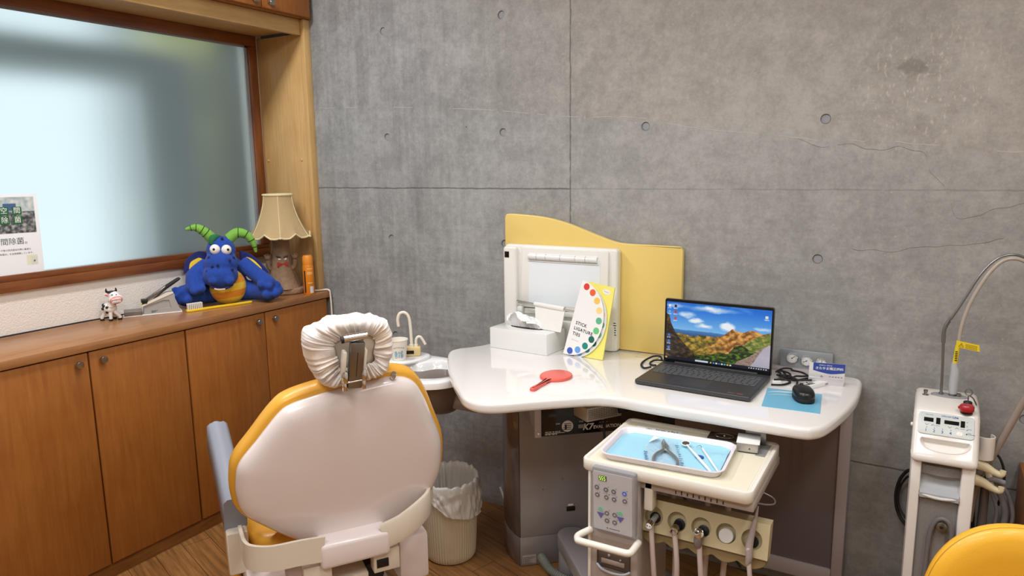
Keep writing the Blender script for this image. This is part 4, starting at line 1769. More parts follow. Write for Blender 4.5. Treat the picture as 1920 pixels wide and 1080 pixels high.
# ------------------------------------------------------------------ black instrument box hung below the desk
t = thing('evaluation_box', 'black electronics box with white lettering hung below the curved desk edge', 'electronics box', (*pxy(.25, .1), .60))
g = G(PF)
g.box(.016, .50, -.232, -.006, .604, .742, .002)
part('case', g, M['mgrey'], t)
g = G(PF)
g.box(.031, .50, -.238, -.230, .600, .742, .001)
fpn = part('front_panel', g, M['blackg'], t)
g = G(PF)
g.box(.010, .032, -.240, -.226, .598, .742, .002)
ff = part('flange', g, M['railg'], t)
g = G(PF)
g.lathe([(.0055, 0), (.005, .002), (.001, .003)], (.021, -.240, .611), 14, (0, -1, 0))
part('flange_screw', g, M['chrome'], ff)
BXF = PF @ T(0, -.2382, 0) @ UPRIGHT
for nm_, txt_, sz_, x_, z_, kw in (('logo', 'K7', .030, .190, .6215, dict(shear=.25, bold=.0009)), ('caption', 'EVALUATION SYSTEM', .0158, .210, .619, dict(align='LEFT', bold=.0004)),
                                 ('socket_caption', 'CN4', .0075, .088, .640, {}), ('socket_caption', 'CN5', .0075, .168, .642, {}), ('socket_caption', 'CN1', .0075, .245, .645, {})):
    g = G(BXF)
    g.text(txt_, sz_, T(x_, z_, 0), **kw)
    part(nm_, g, M['inkw'], fpn, angle=0)
g = G(BXF)
g.box(.045, .112, .6085, .6100, 0, .0002)
for z, ws in ((.614, (.012, .009, .007, .010, .006)), (.6055, (.008, .011, .010, .006))):
    x = .045
    for w in ws:
        for k in range(int(w / .002)):
            g.box(x + k * .002, x + k * .002 + .0013, z - .0018, z + .0018, 0, .0002)
        x += w + .002
for dx in (-.012, 0, .012):
    g.box(.245 + dx - .0035, .245 + dx + .0035, .634, .6348, 0, .0002)
part('small_print', g, M['inkw'], fpn, angle=0)
g = G(BXF)
g.prism(circ(.0195, 32, .121, .630), 0, .0006)
c = part('round_sticker', g, M['inkw'], fpn)
g = G(BXF)
for z in (.618, .6245, .631, .6375):
    g.box(.106 + .003 * (z > .63), .134, z, z + .0022, .0006, .0009)
g.box(.112, .118, .619, .636, .0006, .0009)
part('sticker_print', g, M['ink'], c)
g = G(BXF)
g.box(.158, .178, .620, .633, 0, .002, .0005)
part('socket', g, M['grey'], fpn)
# perforated power adapter on the box
ap = PF @ V((.18, -.30, .66))
t = thing('power_adapter', 'perforated metal power adapter tucked under the desk above the black box', 'adapter', ap)
AF = PF @ T(.205, -.300, .705) @ Rz(16)
g = G(AF)
g.box(-.066, .066, -.040, .040, -.022, .022, .001)
ad = part('adapter_case', g, mat('perforated_metal', S(176, 168, 156), .45, .3), t)
g = G(AF @ UPRIGHT)
for i in range(17):
    for j in range(6):
        g.prism(circ(.0018, 8, -.058 + i * .0065, -.014 + j * .0058), .0401, .0405)
part('vent_holes', g, M['black'], ad)
g = G(AF)
g.tube([(.050, -.045, .002), (.08, -.050, .004), (.11, -.045, .008), (.15, -.03, .014)], .012, 12, 5)
part('plug', g, M['rubber'], t)
g = G(PF)
g.tube([(.245, -.262, .70), (.236, -.285, .66), (.228, -.300, .615), (.238, -.310, .565), (.27, -.315, .52), (.33, -.30, .49)], .0042, 10, 6)
single('hanging_cable', g, M['rubber'], 'black cable looping down in front of the black electronics box', 'cable', PF @ V((.23, -.29, .6)))

# ------------------------------------------------------------------ yellow back board
g = G()
yb = [(-.280, .787), (.458, .787)] + [(p[0], p[1]) for p in ((.458, 1.176),)]
top = cat_spline([(.452, 1.186, 0), (.440, 1.190, 0), (.33, 1.1915, 0), (.24, 1.193, 0), (.19, 1.200, 0), (.12, 1.222, 0), (.0, 1.262, 0), (-.10, 1.283, 0), (-.20, 1.291, 0), (-.262, 1.293, 0), (-.275, 1.288, 0), (-.280, 1.278, 0)], 6)
g.prism(yb + [(p.x, p.y) for p in top], .006, .030, .004, 3, M=UPRIGHT)
single('back_board', g, M['yellowp'], 'pale yellow wave-topped board standing on the desk against the wall', 'panel', (.09, -.018, DZ))

# ------------------------------------------------------------------ film viewer
M['vw'] = mat('viewer_ivory', S(232, 232, 227), .3, coat=.1)
t = thing('film_viewer', 'white film viewer light box with clip bar standing before the yellow board', 'film viewer', (0, -.075, DZ))
g = G()
g.prism(rrect(.484, .390, .014, 5, -.002, DZ + .195), .060, .098, .008, 3, M=UPRIGHT)
part('housing', g, M['vw'], t)
g = G()
g.prism(rrect(.062, .382, .012, 5, -.212, DZ + .192), .090, .116, .009, 3, M=UPRIGHT)
pi = part('pillar', g, M['vw'], t)
g = G(UPRIGHT)
g.box(-.234, -.214, 1.124, 1.148, .116, .1172)
part('sensor_window', g, M['blackg'], pi)
VP = T(0, -.098, 1.05) @ Rx(-2) @ UPRIGHT
g = G(VP)
g.prism(rrect(.372, .240, .010, 5, .022, -.002), 0, .012, .004, 3)
fr = part('front_plate', g, M['vw'], t)
g = G(VP)
g.box(-.128, .176, -.105, .082, .0118, .0128)
part('opal_screen', g, mat('opal_screen', S(232, 240, 246), .35), fr)
xs = [-.128, -.090, -.050, .012, .076, .118, .166]
for a, b in zip(xs, xs[1:]):
    g = G(VP)
    g.tube([(a + .0008, .082, .014), (b - .0008, .082, .014)], .0125, 16)
    part('clip', g, M['white'], fr)
g = G(VP)
g.box(-.130, .168, .063, .068, .012, .016, .001)
part('clip_lip', g, M['vw'], fr)
g = G()
g.cyl((-.172, -.128, .9555), (-.075, -.150, .9515), .0042)
g.cyl((-.172, -.121, .947), (-.075, -.140, .943), .003)
g.cyl((.056, -.172, .948), (.136, -.190, .9435), .0050)
part('rod', g, M['chrome'], t)
g = G()
g.cyl((-.082, -.147, .952), (.060, -.173, .948), .0095)
rb = part('roller', g, M['vw'], t)
g = G()
g.loft([[(-.080, -.150, .950), (.062, -.176, .946), (.062, -.172, .944), (-.080, -.146, .948)],
        [(-.056, -.190, .868), (.060, -.208, .866), (.060, -.204, .866), (-.056, -.186, .868)]])
part('paper_flap', g, M['vw'], rb)
g = G()
g.box(-.172, -.150, -.130, -.098, .912, .932, .003)
g.box(-.15, .19, -.112, -.098, .905, .925, .002)
part('lower_ledge', g, M['vw'], t)
g = G()
g.prism(rrect(.42, .100, .012, 5, .02, DZ + .052), .090, .105, .006, 3, M=UPRIGHT)
part('foot', g, M['vw'], t)
g = G(UPRIGHT)
g.box(.224, .2395, .845, .905, .0985, .0990)
lb = part('rating_label', g, M['whitem'], t)
g = G(UPRIGHT)
for i in range(6):
    g.box(.226, .226 + (.010 if i % 2 else .012), .850 + i * .009, .8535 + i * .009, .0990, .0992)
part('label_print', g, M['ink'], lb)

t.location.x -= .013
t.location.y += .027
# ------------------------------------------------------------------ tissue box
tb0 = V((-.107, -.155, DZ))
TF = frame(tb0, V((.998, -.068, 0)), V((.068, .998, 0)), (0, 0, 1))
t = thing('tissue_box', 'glossy white tissue box with a tissue pulled up, in front of the film viewer', 'tissue box', tb0)
g = G(TF)
g.box(-.130, .130, -.074, .060, 0, .080, .0025)
bx = part('box', g, M['white'], t)
g = G(TF)
g.prism([(.075 * math.cos(a), .022 * math.sin(a) - .006) for a in [2 * PI * k / 24 for k in range(24)]], .0795, .0806)
part('slot', g, M['gap'], bx)
g = G(TF)
# a pulled sheet: a pleated band standing in the slot, folded over to one side
NXT, NYT = 60, 16
for sh in (0, 1):
    tb = bmesh.new()
    vv = []
    for j in range(NYT + 1):
        f = j / NYT
        row = []
        for i in range(NXT + 1):
            u = i / NXT * 2 - 1
            w = .064 + .016 * math.sin(f * PI) - .018 * f
            x = u * w - .028 * f * (1 - sh * .6) - .006
            peak = .062 - .020 * abs(u) ** 1.5 + .010 * noise.noise((u * 2.2, sh * 5, 1)) - (.018 * max(0, u) if not sh else .012)
            z = .079 + peak * math.sin(min(1, f * 1.25) * PI / 2) - .018 * max(0, f - .75) * 4 * (.5 + .5 * math.sin(u * 5 + sh))
            y = -.006 + .012 * (sh * 2 - 1) * f + .006 * noise.noise((u * 5, f * 2, sh * 3)) * (.3 + f) + .004 * noise.noise((u * 14, f * 4, sh)) - .030 * max(0, f - .65) * (1 - sh)
            row.append(tb.verts.new((x, y, z)))
        vv.append(row)
    for j in range(NYT):
        for i in range(NXT):
            tb.faces.new((vv[j][i], vv[j][i + 1], vv[j + 1][i + 1], vv[j + 1][i]))
    g.take(tb)
part('tissue', g, mat('tissue_paper', S(244, 244, 244), .9), bx, None, 80)

# ------------------------------------------------------------------ red hand mirror
M['red'] = mat('coral_red_plastic', S(232, 96, 82), .35, coat=.15)
mc = V((.170, -.462, DZ))
t = thing('hand_mirror', 'coral red round hand mirror lying face down on the desk', 'hand mirror', mc)
hd = (V((.172, -.640, DZ)) - mc).normalized()
MF = frame(mc, hd, V((0, 0, 1)).cross(hd), (0, 0, 1))
g = G(MF)
g.prism([(.061 * math.cos(a), .053 * math.sin(a)) for a in [2 * PI * k / 48 for k in range(48)]], 0, .010, .004, 4)
part('frame', g, M['red'], t)
g = G(MF)
half = [(.052, .013), (.064, .0085), (.075, .0065), (.095, .0095), (.115, .0085), (.130, .0080), (.150, .0095), (.166, .0095), (.174, .006)]
h = cat_spline([(a, b, 0) for a, b in half], 4)
g.prism([(p.x, p.y) for p in h] + [(p.x, -p.y) for p in reversed(h)], 0, .011, .004, 4)
hh = part('handle', g, M['red'], t)
g = G(MF)
g.lathe([(.0045, .0105), (.0035, .0112), (.001, .0112)], (.163, 0, 0), 16)
part('hanging_hole', g, M['gap'], hh)

# ------------------------------------------------------------------ colour fan and yellow folder leaning on the viewer
cb, ct = V((.064, -.172, DZ + .002)), V((.122, -.128, 1.062))
ey = (ct - cb).normalized()
ex = V((.985, -.17, -.1))
ex = (ex - ey * ex.dot(ey)).normalized()
ez = ex.cross(ey)
CL = (ct - cb).length
FAN = frame((cb + ct) / 2, ex, ey, ez)
DOTS = [(214, 62, 54), (228, 102, 52), (244, 196, 92), (246, 214, 140), (98, 178, 138), (108, 194, 128), (24, 100, 84), (32, 134, 124), (104, 160, 226), (64, 92, 184)]
DM = [mat('dot_%s' % n_, S(*c), .45) for n_, c in zip(('red', 'orange', 'amber', 'straw', 'sage', 'mint', 'pine', 'teal', 'sky', 'indigo'), DOTS)]


def fan(name, label, off, Mx, dots, letters):
    t = thing(name, label, 'colour chart', cb + ez * off)
    R = CL / 2
    g = G(Mx)
    arc = [(0, R)] + [(R * .93 * math.cos(a), R * math.sin(a)) for a in [PI / 2 - PI * k / 40 for k in range(1, 40)]] + [(0, -R)]
    g.prism(arc, off, off + .0012)
    sh = part('card', g, M['whitem'], t, None, 30)
    for k, m_ in enumerate(dots):
        a = math.radians(77 - 154 * k / 9)
        g = G(Mx)
        g.prism(circ(.0125, 20, R * .93 * .86 * math.cos(a), R * .89 * math.sin(a)), off + .0012, off + .0018)
        part('colour_dot', g, m_, sh)
    if letters:
        g = G(Mx)
        for i, w in enumerate(('STICK', 'LIGATURE', 'TIES')):
            g.text(w, .0165, T(.018 if i else .020, -.016 - .0205 * i, off + .0015), align='LEFT', spacing=1.15, bold=.0004)
        part('lettering', g, M['ink'], sh, angle=0)
        g = G(Mx)
        g.tube([(.018 + k * .0022, -.080 + .0022 * math.sin(k * 2.2), off + .0016) for k in range(16)], .0004, 5, 3)
        part('script_line', g, mat('pale_ink', S(176, 176, 180), .6), sh)


fan('colour_fan', 'white half-round ligature colour card with printed title, front card', .0165, FAN, DM, True)
fan('colour_fan', 'second half-round colour card showing behind the titled card', .0085, FAN @ T(.010, -.008, 0) @ Rz(-2), DM, False)
g = G(FAN)
f0 = FAN.inverted()
q = [V((.140, -.130, 1.058)), V((.252, -.150, 1.046)), V((.226, -.196, DZ + .001)), V((.112, -.184, DZ + .001))]
ql = [f0 @ p for p in q]
g.loft([[(p.x, p.y, .000) for p in ql], [(p.x, p.y, .0045) for p in ql]])
t = thing('yellow_folder', 'pale yellow folder leaning behind the colour cards', 'folder', q[3])
fo = part('cover', g, mat('folder_yellow', S(240, 232, 120), .4), t, None, 20)
g = G(FAN)
cx = ql[1].x - .028
cy = ql[1].y - .024
g.prism([(cx + .0165 * math.cos(a), cy + .0085 * math.sin(a)) for a in [2 * PI * k / 28 for k in range(28)]], .0045, .0049)
ol_ = part('oval_sticker', g, M['whitem'], fo)
g = G(FAN)
g.tube([(cx - .010 + k * .0017, cy + .002 * math.sin(k * 1.9), .0051) for k in range(13)], .0005, 5, 3)
part('sticker_script', g, M['metal'], ol_)

# cover plate on the desk behind the laptop
g = G()
g.M = frame((.352, -.072, DZ), V((.995, -.06, 0)), V((.06, .995, 0)), (0, 0, 1))
g.prism(rrect(.080, .052, .004, 3), 0, .003, .001, 2)
single('cable_cover_plate', g, mat('brass_plate', S(214, 200, 160), .4), 'flat beige cover plate set in the desk near the yellow board', 'cover plate', (.352, -.072, DZ), angle=30)
# ------------------------------------------------------------------ laptop
LPC = V((.620, -.166, DZ))
LX = V((.9992, -.040, 0)).normalized()
LP = frame(LPC, LX, V((-LX.y, LX.x, 0)), (0, 0, 1))
M['lap'] = mat('laptop_graphite', S(70, 71, 74), .38, .35)
M['lapk'] = mat('laptop_key', S(84, 86, 90), .5)
M['lapd'] = mat('laptop_deck', S(56, 57, 60), .42, .2)
t = thing('laptop', 'open dark grey laptop showing a mountain landscape, on the white desk', 'laptop', LPC)
LW, LD = .366, .256
g = G(LP)
g.prism(rrect(LW, LD, .008, 4, 0, -LD / 2), .003, .0165, .003, 3)
ba = part('base', g, M['lap'], t)
g = G(LP)
g.prism(rrect(LW - .006, LD - .006, .006, 4, 0, -LD / 2), .0164, .0169)
dk_ = part('deck', g, M['lapd'], ba)
for k in range(4):
    g = G(LP)
    g.prism(circ(.006, 14, (-1 if k % 2 else 1) * .15, -.03 if k < 2 else -.225), 0, .0035)
    part('rubber_foot', g, M['rubber'], ba)
rows = [(-.040, .0085, 18), (-.055, .0155, 18), (-.0735, .0155, 18), (-.092, .0155, 17), (-.1105, .0155, 17), (-.129, .0155, 15)]
x0, x1 = -.168, .168
for ry, kh, nk in rows:
    pw = (x1 - x0) / nk
    x = x0
    k = 0
    while x < x1 - .004:
        w = pw
        if ry == -.129 and k == 4:
            w = pw * 4.2
        if ry in (-.0735, -.092, -.1105) and k == 0:
            w = pw * 1.5
        w = min(w, x1 - x)
        g = G(LP)
        g.box(x + .0009, x + w - .0009, ry - kh + .0009, ry - .0002, .0168, .0182, .0006, 1)
        part('key', g, M['lapk'], ba)
        x += w
        k += 1
g = G(LP)
g.prism(rrect(.125, .078, .004, 3, -.02, -.198), .0168, .0171)
part('touchpad', g, M['lap'], ba)
g = G(LP)
g.box(.112, .134, -.246, -.234, .0168, .0171)
part('silver_sticker', g, M['steel'], ba)
g = G(LP)
g.box(.139, .157, -.242, -.236, .0168, .0171)
part('red_sticker', g, mat('sticker_red', S(170, 66, 50), .5), ba)
g = G(LP)
g.cyl((-.14, .001, .0155), (.14, .001, .0155), .006)
part('hinge', g, M['black'], t)
LID = LP @ T(0, .004, .014) @ Rx(-1.5) @ UPRIGHT
g = G(LID)
g.prism(rrect(LW, .228, .008, 4, 0, .112), -.005, .002, .0015, 2)
ld = part('lid', g, M['lap'], t)
g = G(LID)
g.prism(rrect(LW - .004, .224, .007, 4, 0, .112), .0019, .0024)
part('bezel', g, M['blackg'], ld)
g = G(LID)
g.prism(circ(.0012, 10, 0, .2195), .0024, .0026)
part('webcam', g, M['rubber'], ld)


def ridge(u, pts):
    for (a, b), (c, d) in zip(pts, pts[1:]):
        if a <= u <= c:
            return b + (d - b) * (u - a) / max(1e-6, c - a)
    return pts[-1][1]


def scape(u, v):
    # u to the right, v up; a rocky coast road under a bright sky
    if v < .052:
        c = (18, 24, 40)
        if .30 < u < .43 and .016 < v < .040:
            c = (206, 218, 236)
        for k in range(8):
            if abs(u - (.455 + k * .027)) < .008 and .015 < v < .038:
                c = [(230, 190, 80), (70, 150, 220), (230, 236, 240), (60, 120, 200), (220, 226, 230), (70, 190, 200), (235, 200, 60), (230, 236, 240)][k]
        if .80 < u < .985 and .02 < v < .034 and int(u * 90) % 2:
            c = (206, 212, 220)
        if u < .02 and .015 < v < .04:
            c = (220, 180, 60)
        return c
    # desktop icons
    for ix, iy, c in ((.03, .93, (230, 236, 244)), (.09, .93, (24, 26, 30)), (.03, .83, (120, 176, 220)), (.09, .83, (190, 60, 60)), (.09, .72, (206, 74, 60)),
                      (.03, .42, (60, 110, 210)), (.03, .31, (66, 120, 214)), (.03, .20, (70, 130, 220)), (.955, .88, (226, 230, 226))):
        if abs(u - ix) < .013 and abs(v - iy) < .024:
            return c
        if abs(u - ix) < .02 and abs(v - iy + .040) < .008 and int(u * 260) % 2:
            return (240, 244, 250)
    n = fbm(u, v, 5, 7)
    left = ridge(u, [(0, .80), (.03, .74), (.05, .62), (.09, .50), (.12, .42), (.17, .33), (.25, .20), (.30, .10), (.34, .0), (1.1, 0)]) + .05 * fbm(u, 3, 4, 16)
    mid = ridge(u, [(0, .40), (.12, .47), (.25, .44), (.38, .475), (.48, .47), (.56, .50), (.61, .58), (.65, .635), (.70, .60), (.76, .60), (.80, .635), (.86, .645), (.92, .60), (1.01, .64)]) + .028 * fbm(u, 9, 4, 22)
    hill = ridge(u, [(0, -1), (.74, .36), (.80, .46), (.88, .54), (1.01, .63)]) + .02 * fbm(u, 12, 3, 20)
    bush = ridge(u, [(0, .30), (.1, .22), (.25, .12), (.40, .14), (.52, .20), (.62, .22), (.68, .36), (.74, .38), (.80, .33), (.86, .30), (1.0, .30)]) + .03 * fbm(u, 5, 4, 24)
    # road on the near right
    rl = ridge(v, [(0, .66), (.10, .70), (.22, .82), (.34, .90), (.42, .965), (.45, 1.2)])
    rw = ridge(v, [(0, .80), (.12, .855), (.25, .895), (.36, .935), (.43, .985), (.46, 1.2)])
    if u > rw and v < .455:
        return lerp3((196, 190, 200), (168, 164, 180), .5 + n)
    if u > rl and v < .45:
        return lerp3((176, 150, 128), (120, 104, 98), .5 + 1.6 * fbm(u, v, 3, 40))
    if v < left:
        return lerp3((26, 20, 16), (112, 78, 44), .25 + 2.0 * fbm(u, v, 4, 18))
    if v < bush:
        return lerp3((22, 36, 16), (104, 134, 44), .35 + 1.9 * fbm(u, v, 4, 26))
    if v < hill and u > .74:
        return lerp3((78, 102, 38), (176, 170, 92), .45 + 1.8 * fbm(u, v, 4, 24))
    if v < mid:
        k = .5 + 2.0 * fbm(u, v * .8, 4, 20)
        c = lerp3((74, 66, 24), (196, 160, 62), k)
        c2 = lerp3((120, 70, 30), (232, 172, 92), k)
        return lerp3(c, c2, (u - .42 + .3 * fbm(u, v, 3, 10)) / .16)
    if v < .535 + .018 * fbm(u, 0, 3, 8) and u < .62:
        return lerp3((46, 92, 150), (86, 148, 204), (v - .46) * 9)
    sky = lerp3((122, 186, 240), (22, 108, 214), (v - .55) / .4)
    cl = fbm(u * 1.3, v * 2.0, 5, 3.2, 3.3)
    wob = .05 * fbm(u, v, 4, 9, 8)

    def puff(cx, cy, rx, ry):
        return max(0, 1 - ((u - cx) / rx) ** 2 - ((v + wob - cy) / ry) ** 2)
    band = .85 * puff(.21, .80, .10, .06) + 1.0 * puff(.30, .71, .09, .05) + .9 * puff(.37, .63, .10, .045) + 1.1 * puff(.60, .66, .085, .085) \
        + .45 * puff(.45, .92, .30, .06) + .55 * puff(.10, .94, .14, .05) + .9 * puff(.93, .68, .10, .04)
    w = max(0, min(1, band * (1.15 + 2.0 * cl) + .8 * max(0, cl - .14)))
    return lerp3(sky, (244, 248, 252), w)


M['screen'] = attr_mat('lit_screen', emit=1.0, rough=.2)
picture('screen', 300, 180, LW - .014, .202, scape, LID @ T(0, .114, .0026), M['screen'], ld)

# cables beside the laptop
g = G()
g.tube([(.420, -.235, .796), (.395, -.235, .789), (.372, -.20, .789), (.365, -.15, .790), (.385, -.115, .800), (.415, -.125, .806), (.43, -.15, .80)], .0036, 8, 8)
g.tube([(.425, -.20, .794), (.405, -.19, .790), (.392, -.165, .790), (.398, -.14, .793), (.42, -.145, .798), (.44, -.15, .80)], .0034, 8, 8)
single('laptop_cable', g, M['rubber'], 'looped black cable behind the laptop corner nearest the yellow board', 'cable', (.40, -.18, DZ))
g = G()
R_ = random.Random(5)
for k in range(5):
    pts = [(.80 + .01 * k, -.075 - .01 * k, .789)]
    for j in range(1, 7):
        f = j / 6
        pts.append((.80 + .118 * f + R_.uniform(-.008, .008), -.075 - .02 * k + R_.uniform(-.030, .030) - .055 * f * (k % 2), .789 + R_.uniform(0, .014)))
    g.tube(pts, .0032, 8, 6)
g.tube([(.815, -.18, .792), (.845, -.155, .790), (.862, -.175, .789), (.845, -.215, .789), (.815, -.232, .790)], .0032, 8, 6)
g.tube([(.91, -.16, .79), (.925, -.20, .791), (.922, -.235, .792), (.926, -.275, .797)], .0026, 8, 6)
single('cable_tangle', g, M['rubber'], 'tangle of thin black cables between the laptop and the card stand', 'cable', (.86, -.13, DZ))
g = G()
g.M = frame((.826, -.200, DZ), V((.9, .43, 0)), V((-.43, .9, 0)), (0, 0, 1))
g.box(-.014, .014, -.007, .007, .0, .010, .002)
single('usb_plug', g, M['whitem'], 'small white plug lying at the rear corner of the laptop', 'plug', (.826, -.2, DZ))

# ------------------------------------------------------------------ mouse on its mat
MP = frame((.897, -.347, DZ), V((.997, .065, 0)).normalized(), V((-.10, .995, 0)).normalized(), (0, 0, 1))
g = G(MP)
g.prism(rrect(.157, .185, .003, 3, 0, 0), 0, .0016)
t = thing('mouse_pad', 'light blue mouse pad with a pale dolphin outline, beside the laptop', 'mouse pad', (.897, -.347, DZ))
mb = part('mat_sheet', g, mat('pad_blue', S(116, 188, 220), .35), t)
g = G(MP)
g.tube([(-.075, .045, .0018), (-.058, .060, .0018), (-.03, .068, .0018), (.0, .070, .0018), (.025, .062, .0018)], [.0005, .004, .007, .006, .0005], 6, 6, M=Matrix.Diagonal((1, 1, .12, 1)) @ T(0, 0, .0135))
g.tube([(-.072, .018, .0018), (-.055, .032, .0018), (-.03, .040, .0018), (.0, .040, .0018), (.02, .030, .0018)], [.0003, .002, .003, .002, .0003], 6, 6, M=Matrix.Diagonal((1, 1, .12, 1)) @ T(0, 0, .0135))
part('printed_dolphin', g, mat('pad_print', S(206, 226, 234), .4), mb)
MO = frame((.924, -.328, DZ + .0018), V((.93, .37, 0)).normalized(), V((-.37, .93, 0)).normalized(), (0, 0, 1))
t = thing('mouse', 'black computer mouse on the light blue mouse pad', 'mouse', (.924, -.328, DZ))
g = G(MO)
base = [(.029 * math.copysign(abs(math.cos(a)) ** .75, math.cos(a)), .048 * math.copysign(abs(math.sin(a)) ** .8, math.sin(a))) for a in [2 * PI * k / 40 for k in range(40)]]
g.prism(base, 0, .015, .004, 3)
part('mouse_base', g, M['rubber'], t, None, 60)
g = G(MO)
rings = []
for k, z in ((1.0, .014), (1.015, .019), (.99, .025), (.92, .031), (.78, .0355), (.55, .0385), (.3, .040), (.05, .0405)):
    rings.append([(x * k, y * k + .003 * (1 - k), z) for x, y in base])
g.loft(rings)
mt_ = part('mouse_shell', g, mat('mouse_black', S(22, 22, 23), .3), t, None, 70)
g = G(MO)
g.cyl((-.004, .026, .036), (.004, .026, .036), .0065, n=18)
part('scroll_wheel', g, M['rubber'], mt_)

# ------------------------------------------------------------------ card stand
cs = V((.962, -.128, DZ))
CSX = V((.985, .17, 0)).normalized()
CSF = frame(cs, CSX, V((-CSX.y, CSX.x, 0)), (0, 0, 1))
t = thing('card_stand', 'blue and white clinic card upright in a small stand on the desk', 'card stand', cs)
g = G(CSF)
g.prism([(-.016, 0), (.016, 0), (.020, .010), (.008, .004), (-.006, .006), (-.020, .026), (-.022, .022)], -.050, .050, .001, 2, M=frame((0, 0, 0), (0, 1, 0), (0, 0, 1), (1, 0, 0)))
part('stand', g, mat('stand_pearl', S(216, 214, 220), .25, .3), t)
CDM = CSF @ T(.004, -.004, .006) @ Rx(8) @ UPRIGHT
g = G(CDM)
g.box(-.056, .048, .0, .066, -.0004, .0004)
cd = part('card', g, M['whitem'], t)
g = G(CDM)
lo = cat_spline([(-.044, .040, 0), (-.02, .034, 0), (.01, .030, 0), (.048, .036, 0)], 6)
g.prism([(-.044, .066), (.048, .066)] + [(p.x, p.y) for p in reversed(lo)], .0004, .0007)
bd = part('blue_band', g, mat('card_blue', S(46, 74, 164), .5), cd)
g = G(CDM)
g.text('きたやま矯正歯科', .0102, T(.003, .0475, .0009), bold=.0002)
g.text('医療法人 聖矢会', .0052, T(-.008, .0580, .0009))
part('white_lettering', g, M['inkw'], bd, angle=0)
g = G(CDM)
g.tube([(-.044, .013, .0006), (.046, .011, .0006)], .0003, 4)
for k in range(5):
    g.prism(circ(.0022, 10, .006 + k * .0085, .021 - k * .0002), .0004, .0007)
g.prism([(-.024, .016), (-.012, .016), (-.018, .025)], .0004, .0007)
part('logo_row', g, mat('card_pale_ink', S(176, 160, 168), .6), cd, angle=0)
for k in range(3):
    g = G(CDM)
    g.tube([(-.012 + k * .013 + .004 * math.cos(a), .004 + .004 * math.sin(a), .0010) for a in [2 * PI * i / 20 for i in range(20)]], .0007, 6, closed=True)
    part('round_emblem', g, M['steel'], cd)
# white dosimeter-like stick
us = V((.942, -.168, DZ))
UX = V((.50, .866, 0)).normalized()
UF = frame(us, UX, V((-UX.y, UX.x, 0)), (0, 0, 1))
t = thing('handheld_reader', 'white stick-shaped device with a small grey window, in front of the card stand', 'handheld device', us)
g = G(UF)
g.prism(rrect(.112, .024, .004, 4), 0, .014, .003, 3)
bb_ = part('body', g, M['whitem'], t)
g = G(UF)
g.box(-.040, -.018, -.007, .007, .0139, .0146, .0003)
part('window', g, mat('lcd_grey', S(96, 106, 112), .2), bb_)
g = G(UF)
g.box(.022, .040, -.0126, -.0115, .004, .009, .0004)
part('side_slot', g, M['grey'], bb_)

# ------------------------------------------------------------------ pressure gauge panel on the wall
gp = V((.885, -.012, DZ))
t = thing('gauge_panel', 'brushed silver panel with three round dials on the wall behind the card stand', 'gauge panel', gp)
g = G()
g.box(.803, .967, -.018, -.003, .795, .857, .0015)
pl_ = part('panel', g, mat('anodised_silver', S(176, 184, 190), .35, .6), t)
g = G()
g.box(.765, .985, -.034, -.003, DZ, .796, .002)
part('bracket_rail', g, M['railg'], t)
GD = T(0, -.018, 0) @ UPRIGHT
for k, (x, z, ang) in enumerate(((.841, .8285, 40), (.887, .8245, 205), (.933, .8205, 80))):
    g = G(GD)
    g.lathe([(.0185, 0), (.0190, .004), (.0172, .0065), (.0160, .005)], (x, z, 0), 36, cap=False)
    d_ = part('dial', g, M['chrome'], t)
    g = G(GD)
    g.prism(circ(.0165, 32, x, z), 0, .0035)
    part('dial_face', g, M['whitem'], d_)
    g = G(GD)
    for i in range(11):
        a = math.radians(225 - 27 * i)
        c_, s_ = math.cos(a), math.sin(a)
        g.box(-.0004, .0004, .0115, .0140, .0035, .0038, M=T(x, z, 0) @ Rz(math.degrees(a) - 90))
    g.box(-.0006, .0006, -.003, .0115, .0038, .0044, M=T(x, z, 0) @ Rz(ang - 90))
    g.prism(circ(.0016, 12, x, z), .0038, .0050)
    part('dial_marks', g, M['ink'], d_)
# ------------------------------------------------------------------ instrument table in front of the desk
M['tabw'] = mat('table_ivory', S(240, 236, 226), .28, coat=.2)
M['tabm'] = mat('table_mat', S(232, 226, 204), .5)
M['colg'] = mat('column_grey', S(176, 166, 160), .3, coat=.2)
M['panel'] = mat('key_panel_grey', S(196, 196, 200), .35)
M['olive'] = mat('holder_olive', S(196, 184, 146), .4)
M['olived'] = mat('holder_lip', S(150, 132, 92), .4)
M['hosep'] = mat('handpiece_hose', S(196, 182, 176), .5)
tx0, tx1, ty0, ty1, tz = .442, .893, -.852, -.487, .70
t = thing('instrument_table', 'ivory instrument table with key panel, standing in front of the white desk', 'instrument table', (.6, -.68, 0))
g = G()
ol1 = rrect(tx1 - tx0, ty1 - ty0, .022, 5, (tx0 + tx1) / 2, (ty0 + ty1) / 2)


def inset(d):
    return rrect(tx1 - tx0 - 2 * d, ty1 - ty0 - 2 * d, max(.004, .022 - d), 5, (tx0 + tx1) / 2, (ty0 + ty1) / 2)


